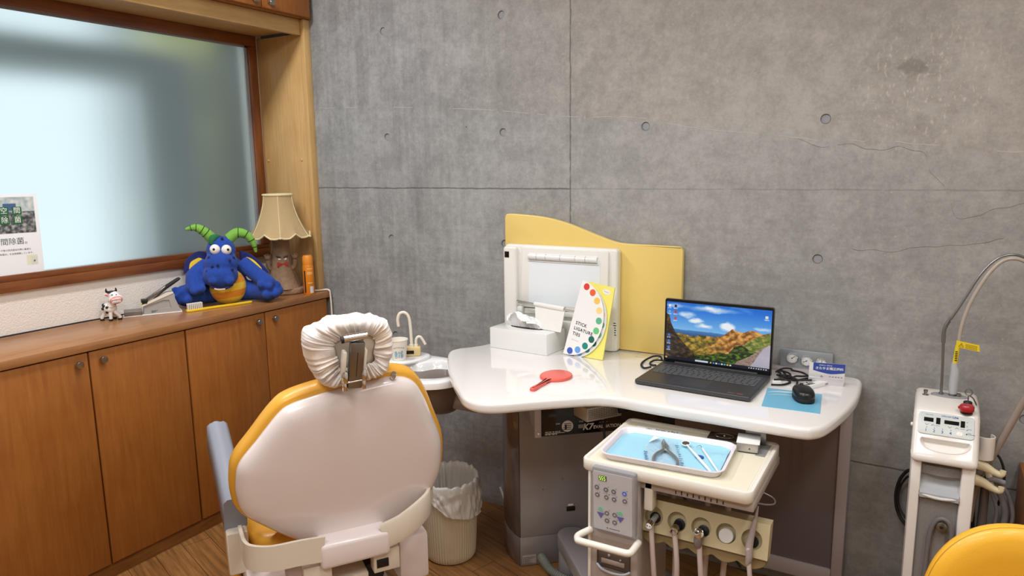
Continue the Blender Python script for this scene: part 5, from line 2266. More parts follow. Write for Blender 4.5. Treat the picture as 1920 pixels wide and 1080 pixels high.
rings = [[(x, y, z) for x, y in inset(d)] for d, z in ((.004, tz - .032), (0, tz - .027), (0, tz - .003), (.002, tz), (.010, tz), (.013, tz - .004), (.016, tz - .006))]
g.loft(rings)
tp = part('table_top', g, M['tabw'], t, None, 50)
g = G()
g.prism(inset(.018), tz - .0062, tz - .0048)
part('mat', g, M['tabm'], tp)
g = G()
g.box(.846, .872, -.600, -.505, tz - .005, tz - .0042)
part('recess', g, M['grey'], tp)
g = G()
g.box(.60, .895, -.835, -.50, tz - .056, tz - .032, .004)
part('under_frame', g, M['colg'], t)
g = G()
for k in range(9):
    g.box(.70 + k * .015, .7025 + k * .015, -.8362, -.8348, tz - .050, tz - (.040 if k % 2 else .042))
part('frame_slot', g, M['ink'], t)
g = G()
g.tube([(.88, -.80, .655), (.915, -.79, .652), (.932, -.775, .652), (.925, -.755, .656), (.90, -.745, .66)], .0022, 8, 6)
part('side_ring', g, M['steel'], t)
g = G()
g.box(.468, .606, -.845, -.60, .13, tz - .033, .006)
co = part('column', g, M['colg'], t)
g = G()
g.box(.462, .470, -.848, -.60, .13, tz - .033, .002)
part('column_side', g, M['tabw'], co)
g = G()
g.box(.616, .640, -.835, -.80, .585, tz - .033, .004)
part('drop_bracket', g, M['tabw'], t)
# key panel
KPM = T(.5425, -.862, .600) @ Rx(3.0) @ Rz(0) @ UPRIGHT
g = G(KPM)
g.prism(rrect(.122, .184, .006, 4), -.022, .002, .004, 2)
kp = part('key_panel', g, M['grey'], t)
g = G(KPM)
g.prism(rrect(.110, .168, .004, 4, -.002, -.002), .0018, .0032)
part('key_sheet', g, M['panel'], kp)
g = G(KPM)
g.box(-.040, -.018, .058, .072, .0030, .0042)
part('display', g, mat('display_dark', S(30, 40, 28), .2), kp)
g = G(KPM)
for x, s_ in ((-.036, 1), (-.030, 1), (-.0235, 1)):
    for a, b, w, h in ((0, .005, .004, .0011), (0, 0, .004, .0011), (0, -.005, .004, .0011), (-.0017, .0025, .0009, .005), (.0017, -.0025, .0009, .005)):
        g.box(x + a - w / 2, x + a + w / 2, .065 + b - h / 2, .065 + b + h / 2, .0042, .0044)
part('lit_digits', g, mat('digit_glow', S(190, 240, 80), .4, emit=1.5), kp)
M['keyd'] = mat('key_grey', S(98, 96, 100), .4)
M['keyb'] = mat('key_blue', S(70, 110, 206), .35)
KEYS = [(-.046, .036, 0), (-.020, .034, 0), (.002, .033, 0), (.032, .034, 1), (-.045, .014, 0), (-.019, .012, 0), (.003, .011, 0), (.033, .013, 0),
        (-.018, -.034, 0), (.004, -.034, 0), (-.018, -.056, 0), (.004, -.056, 0)]
for x, y, b in KEYS:
    g = G(KPM)
    g.lathe([(.0068, .003), (.0068, .0042), (.006, .0046), (.0048, .0042), (.001, .0042)], (x, y, 0), 18)
    k_ = part('round_key', g, M['keyb'] if b else M['keyd'], kp)
    g = G(KPM)
    g.box(x - .0026, x + .0026, y - .0004, y + .0007, .0043, .0047)
    g.box(x - .0006, x + .0006, y - .0022, y + .0024, .0043, .0047)
    part('key_symbol', g, M['inkw'], k_)
M['kgreen'] = mat('key_mint', S(110, 202, 160), .4)
M['kviolet'] = mat('key_violet', S(74, 66, 160), .4)
for x in (-.036, .020):
    g = G(KPM)
    g.prism([(x - .009, -.030), (x + .009, -.030), (x, -.018)], .003, .0042, .0008, 1)
    g.prism(circ(.0065, 16, x, -.026), .003, .0044)
    part('arrow_key', g, M['kgreen'], kp, 'mint up arrow key')
    g = G(KPM)
    g.prism([(x - .011, -.036), (x + .011, -.036), (x, -.053)], .003, .0042, .0008, 1)
    part('arrow_key', g, M['kviolet'], kp, 'violet down arrow key')
g = G(KPM)
for x, y, b in KEYS:
    g.prism(circ(.0012, 8, x + .007, y + .0085), .0032, .0036)
for k in range(5):
    g.box(-.028 + k * .008, -.024 + k * .008, .0220, .0230, .0032, .0034)
for k in range(9):
    g.box(-.012 + k * .0034, -.0096 + k * .0034, -.0785, -.0763, .0032, .0034)
g.box(-.019, -.0155, -.079, -.0755, .0032, .0034)
part('panel_print', g, M['ink'], kp, angle=0)
# clear sleeve over the key panel
M['film'] = film('clear_film', S(235, 235, 240), .90, .12)
rings = []
for j in range(26):
    f = j / 25
    y = .090 - .196 * f
    r = []
    for i in range(44):
        a = 2 * PI * i / 44
        c_, s_ = math.cos(a), math.sin(a)
        w = .069 + .012 * max(0, f - .6)
        d = .018
        x = w * math.copysign(abs(c_) ** .3, c_)
        z = -.010 + d * math.copysign(abs(s_) ** .3, s_)
        n1 = noise.noise((x * 60, y * 60, z * 40))
        n2 = noise.noise((x * 150, y * 120, 5 + z * 50))
        e = 1.0 + 2.0 * max(0, f - .7) + 1.2 * max(0, .15 - f)
        r.append((x + .0022 * n1 * e, y, z + (.0022 * n1 + .0012 * n2) * e + .0012))
    rings.append(r)
g = G(KPM)
g.loft(rings, False, False)
part('clear_sleeve', g, M['film'], t, None, 50)
# handle
g = G()
g.tube([(.470, -.845, .497), (.452, -.885, .494), (.458, -.905, .493), (.47, -.910, .493), (.53, -.908, .492), (.585, -.906, .491), (.602, -.902, .491), (.607, -.888, .492), (.607, -.845, .494)], .0095, 14, 5)
part('handle', g, M['tabw'], t)
# dispenser recess
g = G()
g.box(.490, .586, -.8475, -.843, .395, .455, .006)
dr = part('dispenser_recess', g, mat('recess_dark', S(92, 82, 76), .4), t)
g = G()
g.box(.502, .570, -.8490, -.846, .410, .424, .002)
g.lathe([(.004, 0), (.003, .002)], (.525, -.848, .436), 12, (0, -1, 0))
g.lathe([(.003, 0), (.002, .002)], (.558, -.848, .430), 12, (0, -1, 0))
part('dispenser_roller', g, M['colg'], dr)
g = G()
g.tube([(.490, -.848, .402), (.51, -.858, .396), (.54, -.862, .394), (.57, -.858, .396), (.586, -.848, .402)], .004, 10, 5)
part('dispenser_lip', g, M['grey'], dr)
# swivel arm and post on the floor
g = G()
a0, a1 = V((.160, -.315, 0)), V((.53, -.72, 0))
d = (a1 - a0).normalized()
AR = frame(a0, d, V((-d.y, d.x, 0)), (0, 0, 1))
L = (a1 - a0).length
g.M = AR
g.prism([(.055 * math.cos(a), .055 * math.sin(a)) for a in [PI / 2 + PI * k / 16 for k in range(17)]] + [(L, -.05), (L, .05)], .092, .150, .008, 3)
part('swivel_arm', g, M['mgrey'], t)
g = G()
g.lathe([(.052, 0), (.050, .09), (.046, .095)], a0, 32)
part('pivot_post', g, M['mgrey'], t)

# instrument holder bar
HZ, HY = .560, -.800
HM = T(.7625, HY, HZ) @ Rx(-16) @ UPRIGHT
holes2 = [(-.130 + k * .0635, -.004, .0255, .0300) for k in range(5)]
g = G(HM)
g.holed([-.165, .165], [-.046, .040], holes2, .018, 32)
g.loft([[(-.165, -.046, 0), (.165, -.046, 0), (.165, .040, 0), (-.165, .040, 0)], [(-.163, -.044, -.05), (.163, -.044, -.05), (.163, .046, -.05), (-.163, .046, -.05)]], False, True)
hb = part('instrument_holder', g, M['olive'], t, 'olive beige holder bar with five round pockets', 30)
g = G(HM)
lip = []
for k in range(61):
    x = -.160 + .320 * k / 60
    ph = ((x + .1618) / .0635) % 1.0
    lip.append((x, -.066 - .012 * abs(math.sin(PI * ph)) if abs(x) < .159 else -.060))
g.prism([(-.160, -.045), *[(x, y) for x, y in lip], (.160, -.045)], -.046, -.012, .003, 2)
part('holder_lip', g, M['olived'], hb)
M['cap'] = mat('cap_white', S(224, 224, 224), .4)


def hm(x, y, z): return HM @ V((x, y, z))


def hose(name, label, k, build, end, r=.0068, mid=None):
    p = hm(holes2[k][0], -.012, .012)
    t2 = thing(name, label, 'dental handpiece', p, None)
    build(t2, holes2[k][0])
    q = hm(holes2[k][0] + (.002 if k != 4 else -.003), -.034, .016)
    P = [hm(holes2[k][0], -.024, .018), q, V((q.x + .010, q.y - .006, q.z - .10)), mid or V((q.x + .018, q.y + .01, q.z - .25)), V(end)]
    g = G()
    g.tube(P, r, 12, 6)
    part('hose', g, M['hosep'], t2)
    return t2


def b1(t2, x):
    g = G(HM)
    g.lathe([(.0145, -.006), (.0140, -.003), (.0115, -.002), (.001, -.003)], (x, -.010, -.011), 28)
    part('socket', g, M['black'], t2)
    g = G(HM)
    g.cyl((x + .004, -.004, -.010), (x, -.020, .020), .0075)
    c = part('connector', g, M['grey'], t2)
    g = G(HM)
    g.cyl((x - .0005, -.0185, .0175), (x - .002, -.026, .030), .0098)
    e = part('coupling', g, M['chrome'], c)
    g = G(HM)
    for dx in (-.0035, .0035):
        g.cyl((x - .002 + dx, -.0262, .0298), (x - .0021 + dx, -.0265, .0304), .0017, n=10)
    part('air_port', g, M['black'], c)


def b2(t2, x):
    g = G(HM)
    g.lathe([(.0145, -.006), (.0140, -.003), (.0115, -.002), (.001, -.003)], (x + .003, -.012, -.011), 28)
    g.cyl((x, -.012, -.01), (x, -.028, .020), .0105)
    part('collar', g, M['black'], t2)
    g = G(HM)
    z = V((0, -.35, .9)).normalized()
    g.lathe([(.0095, 0), (.0105, .004), (.0100, .012), (.0108, .014), (.0102, .022), (.0068, .023), (.0060, .012)], (x, -.018, .006), 28, z, cap=False)
    r_ = part('chrome_ring', g, M['chrome'], t2)
    g = G(HM)
    g.lathe([(.0062, .012), (.001, .0125)], (x, -.018, .006), 20, z)
    part('bore', g, M['black'], r_)


def b3(t2, x):
    g = G(HM)
    g.lathe([(.0145, -.006), (.0140, -.003), (.0115, -.002), (.001, -.003)], (x + .003, -.014, -.011), 28)
    part('socket', g, M['black'], t2)
    g = G(HM)
    z = V((.05, .25, .95)).normalized()
    g.lathe([(.0105, -.004), (.0115, .008), (.0125, .012), (.0125, .020), (.008, .022), (.0055, .026), (.0050, .042), (.0062, .043), (.0062, .048), (.0035, .0485), (.0030, .045)], (x, -.020, .004), 28, z)
    c = part('chrome_motor', g, M['chrome'], t2)
    g = G(HM)
    g.lathe([(.0033, .0475), (.0005, .048)], (x, -.020, .004), 14, z)
    part('bore', g, M['black'], c)
    g = G(HM)
    g.tube([(x, -.018, .006), (x - .0005, -.036, .014), (x + .001, -.052, .014)], [.012, .0115, .0085], 18, 3)
    part('collar', g, mat('collar_taupe', S(112, 98, 92), .4), t2)


def b5(t2, x):
    g = G()
    q0, q1, q2, q3 = hm(x, -.045, .014), hm(x - .002, -.016, .014), hm(x + .003, .030, .012), hm(x + .008, .078, .008)
    g.tube([hm(x - .002, -.062, .012), q0, q1, q2, hm(x + .0065, .058, .010), q3, hm(x + .009, .082, .008)], [.006, .0085, .0092, .0064, .0040, .0027, .0016], 18, 5)
    part('syringe_body', g, mat('syringe_grey', S(160, 146, 142), .35), t2)
    g = G(HM)
    g.lathe([(.0145, -.006), (.0140, -.003), (.0115, -.002), (.001, -.003)], (x, -.012, -.011), 28)
    part('socket', g, M['black'], t2)


hose('air_turbine_hose', 'grey handpiece hose in the holder pocket nearest the key panel', 0, b1, (.672, -.80, .10))
hose('handpiece_hose', 'hose ending in a wide chrome ring with black collar, second holder pocket', 1, b2, (.700, -.81, .10), mid=V((.694, -.812, .27)))
hose('micromotor_hose', 'hose with a chrome motor and thin upright spigot, middle holder pocket', 2, b3, (.785, -.80, .10))
cpos = hm(holes2[3][0], -.012, 0)
t2 = thing('pocket_cap', 'plain white round cap closing the fourth holder pocket', 'cap', cpos)
g = G(HM)
g.lathe([(.0185, 0), (.0185, .010), (.0175, .0115), (.001, .0118)], (holes2[3][0], -.010, -.0118), 32)
part('cap_disc', g, M['cap'], t2)
hose('air_syringe', 'grey pointed air and water syringe standing in the last holder pocket', 4, b5, (.862, -.80, .10), .0058, V((.872, -.80, .30)))
for i, (x, x2) in enumerate(((.665, .670), (.757, .752), (.81, .80))):
    g = G()
    g.tube([(x, -.745, .64), (x + .004, -.74, .54), (x2 + .004, -.735, .40), (x2, -.73, .22), (x2 + .01, -.70, .02)], .0075, 12, 6)
    single('supply_hose', g, M['hosep'], ('pale hose behind the holder bar, the one nearest the column', 'pale hose behind the holder bar, below its middle pocket', 'pale hose behind the holder bar, below the white cap')[i], 'hose', (x, -.73, .02), 'hoses behind the holder bar')
g = G()
g.tube([(.655, -.72, .655), (.665, -.70, .60), (.69, -.66, .54), (.74, -.60, .46), (.80, -.5, .3)], .0032, 8, 6)
single('thin_cable', g, M['rubber'], 'thin black cable hanging below the instrument table', 'cable', (.70, -.66, .5))

# ------------------------------------------------------------------ instrument tray and what lies in it
TRM = frame((.6385, -.7075, tz - .0045), V((.9975, .062, 0)).normalized(), V((-.062, .9975, 0)).normalized(), (0, 0, 1))
M['trayw'] = mat('tray_enamel', S(236, 230, 238), .25, coat=.2)
M['liner'] = mat('liner_blue', S(160, 214, 236), .75)
t = thing('instrument_tray', 'white instrument tray lined with light blue paper, on the instrument table', 'tray', TRM.translation)


def tr_ring(d, z, r=.035):
    return [(x, y, z) for x, y in rrect(.332 - 2 * d, .226 - 2 * d, r - d * .8, 7)]


g = G(TRM)
g.loft([tr_ring(.020, 0), tr_ring(.014, .001), tr_ring(.005, .018), tr_ring(0, .0195), tr_ring(0, .021), tr_ring(.005, .0215), tr_ring(.008, .019), tr_ring(.016, .003), tr_ring(.022, .0018)])
part('tray_dish', g, M['trayw'], t, None, 50)
g = G(TRM)

NX, NY = 44, 30

tb = bmesh.new()
vv = {}
for j in range(NY + 1):
    for i in range(NX + 1):
        x, y = (i / NX - .5) * .304, (j / NY - .5) * .200
        # rounded corners pulled in, edges climbing the wall a little
        cx, cy = max(0, abs(x) - .128), max(0, abs(y) - .076)
        if cx and cy:
            h = math.hypot(cx, cy)
            if h > .022:
                x = math.copysign(.128 + cx * .022 / h, x)
                y = math.copysign(.076 + cy * .022 / h, y)
        e = max(abs(x) - .138, abs(y) - .088, 0)
        z = .0028 + e * .55 + .0007 * noise.noise((x * 40, y * 40, 1)) + .012 * max(0, 1 - math.hypot(x - .13, y - .03) / .05) ** 2
        vv[i, j] = tb.verts.new((x, y, z))
for j in range(NY):
    for i in range(NX):
        tb.faces.new((vv[i, j], vv[i + 1, j], vv[i + 1, j + 1], vv[i, j + 1]))
g.take(tb)
t_ = thing('tray_liner', 'light blue paper liner spread inside the instrument tray', 'paper', TRM.translation)
part('liner_sheet', g, M['liner'], t_, None, 80)


def at(x, y, z=.0045):
    """point on the liner from world x, y"""
    return V((x, y, tz - .0045 + z))


# sterilisation pouch
M['pouch'] = film('pouch_film', S(212, 232, 242), .62, .15)
q = [at(.562, -.700), at(.620, -.600), at(.655, -.690), at(.690, -.795), at(.628, -.812), at(.572, -.79)]
POU = [(.566, -.690), (.572, -.640), (.600, -.600), (.620, -.566), (.651, -.669), (.713, -.796), (.660, -.806), (.614, -.811), (.586, -.74)]
g = G()
tb = bmesh.new()
cen = V((.632, -.715))
rows_ = []
bd2 = cat_spline([(a, b, 0) for a, b in POU], 7, True)
for k in range(12):
    f = k / 11
    rows_.append([tb.verts.new(at(cen.x + (p.x - cen.x) * f, cen.y + (p.y - cen.y) * f, .0052 + .0026 * noise.noise((p.x * f * 60 + p.y * 30, p.y * f * 60, 0)) + .0012)) for p in bd2])
for a, b in zip(rows_, rows_[1:]):
    for i in range(len(a)):
        jx = (i + 1) % len(a)
        if a is rows_[0]:
            continue
        tb.faces.new((a[i], a[jx], b[jx], b[i]))
tb.faces.new(rows_[1])
bmesh.ops.delete(tb, geom=rows_[0], context='VERTS')
g.take(tb)
t_ = thing('sterile_pouch', 'opened clear sterilisation pouch under the pliers in the tray', 'pouch', at(.628, -.715))
pp = part('pouch_film', g, M['pouch'], t_, None, 70)
g = G()
g.loft([[at(.567, -.668, .0085), at(.566, -.618, .010), at(.592, -.633, .016), at(.580, -.655, .014)], [at(.567, -.668, .0089), at(.566, -.618, .0104), at(.592, -.633, .0164), at(.580, -.655, .0144)]])
part('paper_flap', g, M['whitem'], pp)
g = G()
for (xa, ya, xb, yb) in ((.583, -.735, .612, -.803), (.646, -.655, .706, -.790)):
    for k in range(11):
        f = k / 10
        x, y = xa + (xb - xa) * f, ya + (yb - ya) * f
        w = .004 if k % 3 else .0055
        p = at(x, y, .0088)
        g.box(p.x - w, p.x + w * (.2 if k % 2 else 1), p.y - .0022, p.y + (.0012 if k % 4 else .003), p.z, p.z + .0003)
part('pouch_print', g, mat('pouch_ink', S(70, 116, 160), .6), pp)
# pliers
t_ = thing('pliers', 'steel orthodontic pliers lying open-handled on the pouch in the tray', 'pliers', at(.640, -.70, .008))
jn = at(.6235, -.692, .0125)
g = G()
g.cyl(jn - V((0, 0, .005)), jn + V((0, 0, .0055)), .0075, n=24)
part('joint', g, M['steel'], t_)
M['steelw'] = mat('worn_steel', S(176, 176, 174), .32, 1.0)
for H in ([(.5985, -.632), (.608, -.668), (.619, -.688), (.6265, -.702), (.622, -.722), (.618, -.740), (.617, -.760), (.621, -.780), (.629, -.800)],
          [(.5999, -.630), (.615, -.662), (.6275, -.684), (.622, -.700), (.639, -.712), (.655, -.727), (.673, -.748), (.684, -.770), (.690, -.794)]):
    g = G()
    g.tube([at(x, y, .0115 if k < 1 else .0125) for k, (x, y) in enumerate(H)], [.0009, .0032, .0050, .0050, .0046, .0044, .0042, .0041, .0034], 12, 6)
    part('plier_half', g, M['steelw'], t_)
# mouth mirror
M['instr'] = mat('instrument_white', S(240, 240, 238), .25)
t_ = thing('mouth_mirror', 'white plastic mouth mirror with a round dark mirror, in the tray', 'mouth mirror', at(.72, -.70))
c0, h1 = at(.6655, -.637, .0125), at(.775, -.780, .0075)
dd = (h1 - c0).normalized()
g = G()
g.tube([c0 + dd * .010, c0 + dd * .022, c0 + dd * .05, c0 + dd * .10, c0 + dd * .16, h1], [.0028, .0026, .0033, .0042, .0038, .0026], 12, 5)
part('handle', g, M['instr'], t_)
g = G()
nz = V((.0, -.12, 1)).normalized()
g.lathe([(.0118, -.002), (.0130, .0), (.0126, .0018), (.0104, .0018)], c0, 32, nz)
hd_ = part('mirror_head', g, M['instr'], t_)
g = G()
g.lathe([(.0104, .0014), (.0102, .0021), (.001, .0022)], c0, 32, nz)
part('mirror_glass', g, mat('mirror_glass', S(96, 80, 70), .12, .6), hd_)  # dark brown reflection put into the glass colour
# explorer
t_ = thing('explorer_probe', 'white plastic probe with a thin bent tip, beside the mouth mirror in the tray', 'dental probe', at(.76, -.71))
e0, e1 = at(.7125, -.638, .0085), at(.797, -.781, .0075)
dd = (e1 - e0).normalized()
g = G()
g.tube([e0, e0 + dd * .02, e0 + dd * .07, e0 + dd * .12, e1], [.0022, .0030, .0036, .0032, .0022], 12, 5)
hd_ = part('handle', g, M['instr'], t_)
g = G()
g.tube([e0 + dd * .002, e0 - dd * .008, e0 - dd * .013 + V((-.002, .0, .002)), e0 + V((-.013, .004, .003)), e0 + V((-.018, .002, -.002))], [.0010, .0009, .0008, .0007, .0004], 8, 5)
part('probe_tip', g, M['steel'], hd_)
# blue tuft
g = G()
c0 = at(.721, -.695, .0060)
pts = [(c0.x + (.0105 + .0012 * math.cos(12 * a)) * math.cos(a) * 1.0, c0.y + (.0095 + .0012 * math.cos(12 * a)) * math.sin(a)) for a in [2 * PI * k / 72 for k in range(72)]]
g.prism(pts, c0.z - .0025, c0.z + .002, .0006, 1)
single('blue_disc', g, mat('scalloped_blue', S(24, 84, 168), .5), 'small dark blue scalloped disc on the tray liner between mirror and probe', 'disc', (c0.x, c0.y, c0.z))
# label strip with handwriting
g = G()
LBM = frame((.560, -.545, tz - .004), V((.992, .115, 0)).normalized(), V((-.115, .992, 0)).normalized(), (0, 0, 1))
t_ = thing('name_strip', 'white paper strip with black handwriting taped behind the tray', 'label', LBM.translation)
g.M = LBM
g.box(-.072, .064, -.016, .016, -.0006, .0004)
ls = part('strip', g, M['whitem'], t_)
g = G(LBM)
R_ = random.Random(11)
x = -.042
for w in (3, 4, 4):
    for c in range(w):
        for s_ in range(2):
            a = (x + R_.uniform(-.003, .003), R_.uniform(.001, .006), .0009)
            b = (x + R_.uniform(-.003, .003) + .002, R_.uniform(-.006, .0), .0009)
            g.tube([a, ((a[0] + b[0]) / 2 + R_.uniform(-.002, .002), (a[1] + b[1]) / 2, .0009), b], .0006, 5, 3)
        x += .0078
    x += .0065
part('handwriting', g, M['ink'], ls, None, 0)
# chrome burner plate and bracketed white block at the rear corner
t_ = thing('burner_plate', 'dark metal plate with a ring mark, at the rear edge of the instrument table', 'metal plate', (.745, -.525, tz))
g = G()
g.M = frame((.748, -.523, tz - .0048), V((.992, .06, 0)).normalized(), V((-.06, .992, 0)).normalized(), (0, 0, 1))
Mx = g.M
g.box(-.048, .044, -.024, .026, 0, .010, .002)
pl_ = part('plate', g, mat('gun_metal', S(96, 92, 88), .25, 1.0), t_)
g = G(Mx)
g.tube([(-.004 + .026 * math.cos(a), .002 + .016 * math.sin(a), .0102) for a in [2 * PI * k / 40 for k in range(40)]], .0008, 6, closed=True)
g.lathe([(.003, .010), (.002, .0125), (.0005, .013)], (-.004, .002, 0), 14)
part('ring_mark', g, M['chrome'], pl_)
t_ = thing('white_block', 'steel bracket holding a white paper-topped block, rear corner of the instrument table', 'holder block', (.82, -.55, tz))
g = G()
g.M = frame((.822, -.556, tz - .0048), V((.985, .10, 0)).normalized(), V((-.10, .985, 0)).normalized(), (0, 0, 1))
Mx = g.M
g.box(-.030, .026, -.040, .036, .004, .028, .002)
bk = part('block', g, mat('bracket_alu', S(190, 188, 186), .3, .7), t_)
g = G(Mx)
g.box(-.033, .028, -.040, .034, .0275, .0295, .0005, M=Rz(3))
part('paper_top', g, M['whitem'], bk)
g = G(Mx)
g.box(-.016, .040, .036, .046, .0, .050, .001)
g.box(-.016, .040, .030, .078, .046, .050, .001)
pl_ = part('steel_bracket', g, M['steel'], t_)
g = G(Mx)
g.tube([(.014 + .018 * math.cos(a), .054 + .014 * math.sin(a), .0502) for a in [2 * PI * k / 30 for k in range(30)]], .0008, 6, closed=True)
g.lathe([(.0025, .05), (.001, .052)], (.014, .054, 0), 12)
part('bracket_ring', g, M['chrome'], pl_)
g = G(Mx)
g.lathe([(.0022, 0), (.0018, .0012)], (.004, -.040, .014), 10, (0, -1, 0))
part('bracket_screw', g, M['ink'], bk)
# ------------------------------------------------------------------ laser unit by the wall
M['las'] = mat('laser_white', S(238, 234, 228), .25, coat=.25)
M['lasp'] = mat('laser_panel', S(206, 214, 212), .35)
M['rib'] = mat('ribbed_grey', S(178, 176, 174), .4)
M['lasg'] = mat('laser_tray_grey', S(176, 180, 184), .3)
lx0, lx1 = 1.211, 1.371
t = thing('laser_unit', 'tall white medical laser unit with key panel and bent fibre arm, against the concrete wall', 'medical laser', (1.29, -.2, 0))
SX = frame((0, 0, 0), (0, 1, 0), (0, 0, 1), (1, 0, 0))      # local (y, z) outline carried along x


def body(prof, x0, x1, bev):
    g = G()
    g.prism(prof, x0, x1, bev, 3, M=SX)
    return g


head = cat_spline([(-.315, .664, 0), (-.350, .665, 0), (-.358, .672, 0), (-.356, .685, 0), (-.340, .704, 0), (-.310, .738, 0), (-.276, .777, 0), (-.258, .792, 0), (-.18, .802, 0), (-.09, .800, 0), (-.072, .785, 0), (-.068, .70, 0), (-.07, .664, 0)], 4)
hd_ = part('head', body([(p.x, p.y) for p in head], lx0, lx1, .016), M['las'], t, None, 50)
g = G()
g.prism(rrect(lx1 - lx0 - .004, .240, .022, 5, (lx0 + lx1) / 2, -.189), .02, .662, .006, 2)
bd = part('cabinet_body', g, M['las'], t, None, 40)
g = G()
g.box(lx0 + .004, lx0 + .030, -.346, -.295, .03, .668, .006)
g.box(lx1 - .036, lx1 - .004, -.346, -.295, .03, .668, .006)
part('front_post', g, M['las'], bd)
# ribbed grille, slightly bowed
g = G()
NR = 40
top = []
for i in range(NR * 4 + 1):
    f = i / (NR * 4)
    x = lx0 + .030 + (lx1 - lx0 - .066) * f
    bow = .010 * math.sin(PI * f)
    top.append((x, -.331 - bow - .0011 * (1 if (i % 4) in (0, 1) else -1)))
g.prism(top + [(lx1 - .036, -.31), (lx0 + .030, -.31)], .03, .565)
part('ribbed_grille', g, M['rib'], t, None, 20)
g = G()
g.prism([(x, y + .001) for x, y in top] + [(lx1 - .036, -.30), (lx0 + .030, -.30)], .628, .652)
part('upper_grille', g, M['rib'], t, None, 20)
g = G()
g.prism([(-.312, .565), (-.349, .562), (-.349, .575), (-.335, .585), (-.318, .60), (-.312, .628)], lx0 + .030, lx1 - .036, M=SX)
gs = part('grip_shelf', g, M['lasg'], t, None, 50)
g = G()
g.tube([(lx0 + .030 + (lx1 - lx0 - .066) * k / 12, -.343 - .008 * math.sin(PI * k / 12), .570 - .004 * math.sin(PI * k / 12)) for k in range(13)], .0045, 10)
part('shelf_lip', g, mat('lip_pale', S(214, 214, 212), .3), gs)
# cable peg with a looped lead
g = G()
g.lathe([(.012, 0), (.013, .012), (.013, .020), (.009, .022), (.001, .0215)], (1.300, -.340, .490), 24, (0, -1, 0))
pg = part('cable_peg', g, M['steel'], t)
g = G()
g.lathe([(.0045, .022), (.001, .024)], (1.300, -.340, .490), 16, (0, -1, 0))
part('peg_centre', g, M['ink'], pg)
g = G()
g.tube([(1.268, -.352, .20), (1.270, -.354, .36), (1.274, -.354, .46), (1.285, -.354, .500), (1.302, -.354, .512), (1.318, -.354, .500), (1.324, -.354, .47), (1.326, -.352, .40), (1.33, -.352, .24)], .0062, 12, 6)
part('looped_lead', g, mat('lead_grey', S(120, 116, 116), .5), t)
# sloping panel
pA, pB = V(((lx0 + lx1) / 2, -.276, .777)), V(((lx0 + lx1) / 2, -.340, .704))
py = (pA - pB).normalized()
PN = frame(pA + (pB - pA) * .30, (1, 0, 0), py, V((1, 0, 0)).cross(py))
g = G(PN)
g.prism(rrect(.132, .066, .008, 5, 0, .004), -.002, .0034, .001, 2)
kp = part('key_panel', g, M['lasp'], t)
g = G(PN)
for x, y, w, h in ((-.042, .014, .023, .012), (-.019, .013, .010, .019), (.013, .013, .035, .011), (.039, .013, .010, .019)):
    g.box(x - w / 2, x + w / 2, y - h / 2, y + h / 2, .0030, .0040)
part('display', g, M['blackg'], kp)
g = G(PN)
g.text('OPELASER', .0056, T(.000, .0295, .0036), bold=.0001)
g.text('Lite', .0092, T(.021, .030, .0036), bold=.0003)
for k in range(4):
    g.text(str(k + 1), .0115, T(-.047 + k * .0195, -.0185, .0036), bold=.0002)
g.text('guide', .005, T(.055, .0005, .0036))
g.text('stop', .005, T(.055, -.0105, .0036))
part('blue_lettering', g, M['inkb'], kp, angle=0)
g = G(PN)
for x, dn in ((-.046, 1), (-.031, 0), (.009, 1), (.026, 0)):
    s_ = -1 if dn else 1
    g.tube([(x - .004, -.001 - s_ * .002, .0038), (x, -.001 + s_ * .002, .0038), (x + .004, -.001 - s_ * .002, .0038)], .0006, 5)
part('arrow_mark', g, mat('olive_ink', S(140, 138, 84), .6), kp)
g = G(PN)
for x, y in ((-.046, -.0095), (-.027, -.0095), (-.0075, -.0095), (.012, -.0095), (.049, .020), (.049, .0085), (.049, -.003)):
    g.prism(circ(.0011, 10, x, y), .0032, .0038)
g.prism(circ(.0019, 12, .049, -.0145), .0032, .0038)
for k in range(6):
    g.box(-.050 + k * .0032, -.0478 + k * .0032, .0285, .0297, .0033, .0036)
    g.box(.052 + k * .0028, .054 + k * .0028, -.0152, -.0138, .0033, .0036)
for x0 in (-.024, .034):
    for k in range(3):
        g.box(x0 + k * .0035, x0 + .0024 + k * .0035, -.0018, -.0006, .0033, .0036)
part('small_print', g, M['ink'], kp, angle=0)
g = G(PN)
g.lathe([(.0072, .003), (.0075, .0042), (.0062, .0046), (.005, .0042), (.001, .0040)], (.0325, -.0165, 0), 22)
part('round_key', g, M['las'], kp)
# scooped tray below the panel
n_ = V((1, 0, 0)).cross(py)
scc = frame(pA + (pB - pA) * .80, (1, 0, 0), py, n_)
cut = G(scc)
half = []
for k in range(25):
    a = PI + PI * k / 24
    half.append((.059 * math.copysign(abs(math.cos(a)) ** .8, math.cos(a)), .004 + .0315 * math.sin(a)))
half += [(.055, .009), (-.055, .009)]
cut.loft([[(x, y, .03) for x, y in half], [(x, y, -.002) for x, y in half], [(x * .93, y * .9 - .001, -.012) for x, y in half], [(x * .8, y * .75 - .003, -.018) for x, y in half]])
co_ = finish('cutter', cut, None, WM[hd_], 0)
bo = hd_.modifiers.new('scoop', 'BOOLEAN')
bo.operation = 'DIFFERENCE'
bo.solver = 'EXACT'
bo.use_self = True
bo.use_hole_tolerant = True
co_.parent = hd_.parent
bo.object = co_
bpy.context.view_layer.update()
dgx = bpy.context.evaluated_depsgraph_get()
nm = bpy.data.meshes.new_from_object(hd_.evaluated_get(dgx))
hd_.modifiers.clear()
hd_.data = nm
for p_ in nm.polygons:
    p_.use_smooth = True
nm.set_sharp_from_angle(angle=math.radians(38))
bpy.data.objects.remove(co_)
g = G(scc)
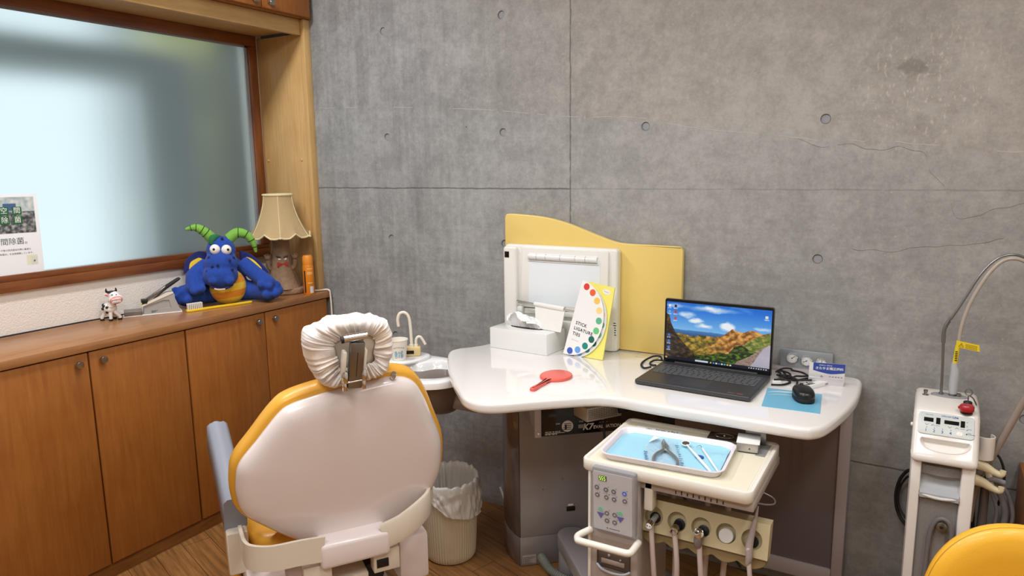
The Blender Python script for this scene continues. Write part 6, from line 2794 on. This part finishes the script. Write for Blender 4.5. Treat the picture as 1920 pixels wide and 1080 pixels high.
g.tube([(x * 1.02, y * 1.03, -.0002) for x, y in half], .0016, 8, closed=True)
part('scoop_lip', g, M['las'], hd_)
# things on top of the head
g = G()
g.prism([(1.297 + .047 * math.cos(a), -.150 + .021 * math.sin(a)) for a in [2 * PI * k / 40 for k in range(40)]], .800, .806, .0015, 2)
pl_ = part('arm_socket_plate', g, M['grey'], t)
g = G()
for x, r, h in ((1.276, .006, .006), (1.303, .008, .010), (1.319, .007, .008)):
    g.lathe([(r, .805), (r, .805 + h), (r * .7, .806 + h)], (x, -.150, 0), 18)
part('socket_collar', g, M['steel'], pl_)
g = G()
g.lathe([(.0085, .800), (.0085, .803), (.0045, .804), (.0045, .812), (.0058, .8125), (.0058, .817), (.002, .818)], (1.237, -.165, 0), 18)
part('thumb_nut', g, M['steel'], t)
# emergency button and key switch
g = G()
g.lathe([(.015, .793), (.015, .799), (.012, .800)], (1.337, -.262, 0), 24)
eb = part('stop_button', g, M['black'], t)
g = G()
g.lathe([(.017, .799), (.0182, .803), (.0182, .812), (.015, .816), (.001, .8165)], (1.337, -.262, 0), 28)
g.box(1.316, 1.322, -.266, -.258, .804, .810, .001)
part('button_cap', g, mat('stop_red', S(176, 26, 36), .3, coat=.3), eb, 'red cap')
g = G()
g.lathe([(.011, .797), (.011, .808), (.0095, .810), (.001, .810)], (1.341, -.205, 0), 20)
ks = part('key_switch', g, M['black'], t)
g = G()
g.box(1.3395, 1.3425, -.212, -.198, .808, .828, .0008)
g.tube([(1.341 + .008 * math.cos(a), -.205, .836 + .009 * math.sin(a)) for a in [2 * PI * k / 20 for k in range(20)]], .0018, 7, closed=True)
g.tube([(1.343, -.205, .828), (1.352, -.207, .822), (1.358, -.209, .812), (1.362, -.211, .803)], .002, 7, 4)
part('key', g, M['steel'], ks)
# slim support rod and the handpiece with its fibre
M['armt'] = mat('fibre_tube', S(176, 166, 154), .3, coat=.2)
g = G()
g.tube([(1.276, -.150, .806), (1.274, -.150, .88), (1.270, -.150, .97), (1.2695, -.150, .990), (1.273, -.150, 1.010), (1.283, -.150, 1.035)], .0038, 10, 4)
g.tube([(1.2705, -.150, .960), (1.2695, -.150, .990), (1.273, -.150, 1.010), (1.280, -.150, 1.026)], .0054, 10, 4)
part('support_rod', g, M['steel'], t)
g = G()
g.tube([(1.283, -.150, 1.030), (1.300, -.149, 1.065), (1.320, -.147, 1.110), (1.342, -.145, 1.158), (1.366, -.142, 1.195), (1.392, -.138, 1.217), (1.425, -.132, 1.222), (1.462, -.125, 1.203), (1.50, -.12, 1.16)], .0035, 10, 7)
part('wire_arm', g, M['steel'], t)
g = G()
g.tube([(1.3085, -.152, .953), (1.309, -.152, .99), (1.314, -.152, 1.03), (1.326, -.151, 1.08), (1.345, -.149, 1.13), (1.368, -.146, 1.175), (1.394, -.142, 1.205), (1.425, -.137, 1.212), (1.458, -.130, 1.195), (1.49, -.125, 1.155)], .0052, 12, 7)
part('fibre_tube', g, M['armt'], t)
g = G()
g.tube([(1.305, -.150, .812), (1.305, -.150, .84), (1.306, -.150, .872), (1.303, -.151, .893), (1.3025, -.152, .905)], [.0105, .0125, .0125, .0095, .0068], 18, 5)
hp = part('handpiece', g, mat('handpiece_grey', S(178, 182, 186), .35), t)
g = G()
g.tube([(1.303, -.152, .900), (1.307, -.152, .957)], .0066, 14)
M['warn'] = mat('warning_yellow', S(232, 206, 40), .45)
part('yellow_sleeve', g, M['warn'], hp)
g = G()
for z in (.912, .918, .923, .928, .933, .938):
    g.box(1.3015, 1.3075, -.1592, -.1585, z, z + .0025)
part('sleeve_print', g, M['ink'], hp)
g = G()
g.prism([(1.302, .953), (1.360, .945), (1.358, .964), (1.302, .972)], .157, .158, M=UPRIGHT)
fl = part('warning_flag', g, M['warn'], hp)
g = G(UPRIGHT)
g.tube([(1.3085, .9555, .1584), (1.3205, .954, .1584), (1.315, .9655, .1584)], .0007, 5, closed=True)
g.box(1.3145, 1.3153, .957, .962, .158, .1586)
for i in range(4):
    for k in range(8):
        g.box(1.325 + k * .0036, 1.3278 + k * .0036, .962 - i * .0035 - k * .0005, .9634 - i * .0035 - k * .0005, .1580, .1583)
part('warning_print', g, mat('warning_ink', S(120, 84, 20), .6), fl)
# side hooks
M['cream'] = mat('hook_cream', S(232, 220, 184), .4)
for z in (.640, .592):
    g = G()
    g.tube([(lx1 - .004, -.225, z), (lx1 + .02, -.228, z - .004), (lx1 + .045, -.235, z - .014), (lx1 + .062, -.24, z - .016), (lx1 + .065, -.24, z - .004)], [.0165, .0135, .0095, .0085, .0075], 16, 5)
    part('cable_hook', g, M['cream'], t)
g = G()
cc = V((lx1 + .018, -.215, .690))
for side, rr_ in ((0, .024), (1, .021)):
    pass
ring = []
for r_, rev in ((.025, False), (.0215, True)):
    aa = [math.radians(-230 + 280 * k / 24) for k in range(25)]
    if rev:
        aa = aa[::-1]
    ring += [(cc.x + r_ * math.cos(a), cc.y + r_ * math.sin(a)) for a in aa]
g.prism(ring, .655, .722, .0012, 1)
g.box(lx1 - .006, lx1 + .004, -.235, -.195, .665, .705, .002)
part('handpiece_cup', g, M['las'], t)
g = G()
g.lathe([(.006, 0), (.0055, .004), (.002, .006)], (lx0, -.28, .745), 14, (-1, 0, 0))
part('side_cap', g, M['las'], t)
for k, (x, y) in enumerate(((lx0 + .02, -.30), (lx1 - .02, -.30), (lx0 + .02, -.10), (lx1 - .02, -.10))):
    g = G()
    g.cyl((x - .006, y, .012), (x + .006, y, .012), .012, n=18)
    part('caster', g, M['rubber'], t)
g = G()
g.tube([(1.215, -.06, .52), (1.205, -.035, .505), (1.188, -.025, .47), (1.180, -.022, .42), (1.184, -.022, .375), (1.197, -.03, .345), (1.215, -.05, .33)], .0052, 10, 7)
g.tube([(1.215, -.065, .50), (1.207, -.045, .49), (1.192, -.036, .455), (1.186, -.034, .415), (1.192, -.036, .38), (1.215, -.06, .355)], .0035, 8, 7)
part('power_lead', g, M['rubber'], t)

# suction hose and loops hanging by the laser
M['hosew'] = mat('warm_grey_hose', S(150, 138, 128), .4, coat=.2)
g = G()
g.tube([(1.372, -.19, .45), (1.378, -.19, .53), (1.392, -.195, .60), (1.418, -.20, .68), (1.447, -.20, .765), (1.475, -.20, .85), (1.50, -.20, .93)], .0095, 14, 6)
single('suction_hose', g, M['hosew'], 'thick taupe hose rising aslant beside the laser unit', 'hose', (1.38, -.19, .45))
t = thing('tube_clip', 'cluster of grey and white tube clips holding hoses beside the laser unit', 'hose holder', (1.405, -.205, .57))
g = G()
g.tube([(1.390, -.20, .648), (1.402, -.20, .615), (1.412, -.20, .585), (1.417, -.20, .560)], .0085, 14, 4)
part('white_joint', g, M['ivory'], t)
g = G()
g.tube([(1.378, -.205, .60), (1.392, -.205, .625), (1.40, -.205, .66)], .009, 12, 4)
g.tube([(1.395, -.205, .580), (1.415, -.205, .592), (1.446, -.205, .588)], .0075, 12, 4)
g.tube([(1.380, -.205, .57), (1.40, -.205, .585)], .011, 12)
part('clip_arm', g, M['grey'], t)
g = G()
for dx, r_ in ((0, .0085), (.018, .0055), (-.020, .0048)):
    g.tube([(1.402 + dx * .3, -.195, .59), (1.430 + dx, -.19, .565), (1.455 + dx, -.185, .50), (1.452 + dx, -.185, .44), (1.43 + dx, -.19, .36), (1.41 + dx * .5, -.19, .25), (1.40, -.19, .10)], r_, 12, 6)
part('hanging_loop', g, mat('loop_grey', S(128, 130, 136), .45), t)
g = G()
for dx in (0, .02, -.012):
    g.tube([(1.392 + dx * .5, -.17, .60), (1.382 + dx, -.16, .5), (1.388 + dx, -.16, .38), (1.40 + dx, -.165, .25), (1.41, -.17, .08)], .0045, 10, 6)
g.tube([(1.40, -.16, .66), (1.43, -.155, .645), (1.447, -.155, .60), (1.447, -.155, .55), (1.44, -.16, .5)], .0035, 8, 6)
part('thin_tube', g, M['rubber'], t)
g = G()
g.lathe([(.055, 0), (.05, .012), (.014, .016), (.011, .64), (.009, .645)], (1.405, -.165, 0), 24)
part('stand', g, M['dgrey'], t)

# wooden cabinet at the far edge
t = thing('wooden_cabinet', 'brown wooden low cabinet whose edge shows beyond the laser unit', 'cabinet', (1.75, -.25, 0))
g = G()
g.box(1.496, 2.05, -.42, -.004, 0, .585, .002)
part('body', g, M['door'], t)
g = G()
g.box(1.500, 1.771, -.440, -.4205, .05, .575, .0015)
d_ = part('door', g, M['door'], t)
g = G()
g.lathe([(.0065, 0), (.0065, .010), (.0125, .0125), (.013, .024), (.0005, .027)], (1.745, -.44, .53), 18, (0, -1, 0))
part('knob', g, M['metal'], d_)
g = G()
g.box(1.775, 2.046, -.440, -.4205, .05, .575, .0015)
d_ = part('door', g, M['door'], t)
g = G()
g.lathe([(.0065, 0), (.0065, .010), (.0125, .0125), (.013, .024), (.0005, .027)], (1.801, -.44, .53), 18, (0, -1, 0))
part('knob', g, M['metal'], d_)

# ------------------------------------------------------------------ yellow operator's stool
M['stool'] = mat('stool_yellow', S(244, 184, 50), .4, coat=.1, bump=.04, bs=260)
so = V((1.405, -.93, 0))
t = thing('operator_stool', 'yellow padded operator stool backrest near the laser unit', 'stool', so)
SO = frame((1.405, -.95, .610), V((.97, .24, 0)).normalized(), V((-.24, .97, 0)).normalized(), (0, 0, 1))
TUP = frame((0, 0, 0), (1, 0, 0), (0, 0, 1), (0, -1, 0))
ob = []
for k in range(64):
    a = 2 * PI * k / 64
    c_, s_ = math.cos(a), math.sin(a)
    ob.append((.158 * math.copysign(abs(c_) ** .92, c_), .186 * math.copysign(abs(s_) ** .92, s_)))
g = G(SO @ Rz(0))
rings = []
for d, z in ((-.10, .030), (-.05, .029), (-.02, .025), (-.006, .017), (0, .006), (0, -.006), (-.004, -.016), (-.02, -.024), (-.06, -.028), (-.12, -.026)):
    rings.append([TUP @ V((x * (1 + d / .158), y * (1 + d / .186), z)) for x, y in ob])
g.loft(rings)
bk = part('backrest', g, M['stool'], t, 'yellow padded backrest', 60)
g = G(SO)
g.tube([TUP @ V((x * .99, y * .99, .0075)) for x, y in ob], .0015, 6, closed=True)
part('piping', g, mat('stool_piping', S(196, 140, 36), .5), bk)
g = G(SO)
g.tube([(0, .03, -.10), (0, .055, -.20), (0, .03, -.245), (0, -.10, -.25)], .014, 12, 4)
part('back_post', g, M['chrome'], t)
sc2 = SO @ V((0, -.20, 0))
g = G()
g.lathe([(.14, .385), (.175, .392), (.185, .41), (.182, .435), (.16, .455), (.08, .462), (.001, .463)], (sc2.x, sc2.y, 0), 40)
part('seat', g, M['stool'], t, 'yellow padded seat', 50)
g = G()
g.lathe([(.025, .08), (.025, .25), (.016, .252), (.016, .385)], (sc2.x, sc2.y, 0), 20)
part('column', g, M['chrome'], t)
for k in range(5):
    a = 2 * PI * k / 5 + .3
    g = G()
    ca_, sa_ = math.cos(a), math.sin(a)
    g.tube([(sc2.x, sc2.y, .09), (sc2.x + .12 * ca_, sc2.y + .12 * sa_, .075), (sc2.x + .24 * ca_, sc2.y + .24 * sa_, .06)], [.02, .015, .011], 12)
    lg = part('foot', g, M['chrome'], t)
    g = G()
    g.cyl((sc2.x + .24 * ca_ - .012 * sa_, sc2.y + .24 * sa_ + .012 * ca_, .025), (sc2.x + .24 * ca_ + .012 * sa_, sc2.y + .24 * sa_ - .012 * ca_, .025), .025, n=20)
    part('caster', g, M['rubber'], lg)
# ------------------------------------------------------------------ camera
yaw, pitch, roll = -0.531745789, 0.168863822, -0.0139837363
f = V((math.sin(yaw) * math.cos(pitch), math.cos(yaw) * math.cos(pitch), -math.sin(pitch)))
r = V((math.cos(yaw), -math.sin(yaw), 0))
u = r.cross(f)
r2 = r * math.cos(roll) + u * math.sin(roll)
u2 = -r * math.sin(roll) + u * math.cos(roll)
cd_ = bpy.data.cameras.new('camera')
cam = bpy.data.objects.new('camera', cd_)
COL.objects.link(cam)
cam.matrix_world = frame((1.21691, -2.52398, 1.48306), r2, u2, -f)
cd_.sensor_width = 36
cd_.lens = 36 * 1342.34 / 1920
cd_.clip_start = .05
SC.camera = cam

# ------------------------------------------------------------------ light
def lamp(name, loc, sx, sy, power, col):
    l = bpy.data.lights.new(name, 'AREA')
    l.shape = 'RECTANGLE'
    l.size, l.size_y = sx, sy
    l.energy = power
    l.color = col
    o = bpy.data.objects.new(name, l)
    COL.objects.link(o)
    o.location = loc
    return o


WARM = (.985, .985, 1.0)
lamp('ceiling_light', (.45, -1.35, 2.60), 1.25, .28, 25, WARM)
lamp('ceiling_light', (-.98, -1.30, 2.60), .14, 1.25, 29, WARM)
lamp('ceiling_light', (.45, -2.75, 2.60), 1.25, .28, 28, WARM)
lamp('ceiling_light', (1.85, -1.60, 2.60), .28, 1.25, 19, (1.0, .965, .93))

w = bpy.data.worlds.new('daylight')
SC.world = w
w.use_nodes = True
nt = w.node_tree
bg = nt.nodes['Background']
bg.inputs[0].default_value = (.80, .95, 1.0, 1)
bg.inputs[1].default_value = 1.4

SC.view_settings.view_transform = 'Standard'
SC.view_settings.look = 'None'
SC.view_settings.exposure = -0.2
SC.view_settings.gamma = 1.0
SC.view_settings.use_curve_mapping = False
SC.cycles.use_denoising = True
SC.cycles.max_bounces = 8
SC.cycles.transparent_max_bounces = 12
SC.cycles.caustics_reflective = False
SC.cycles.caustics_refractive = False
SC.cycles.sample_clamp_indirect = 6.0
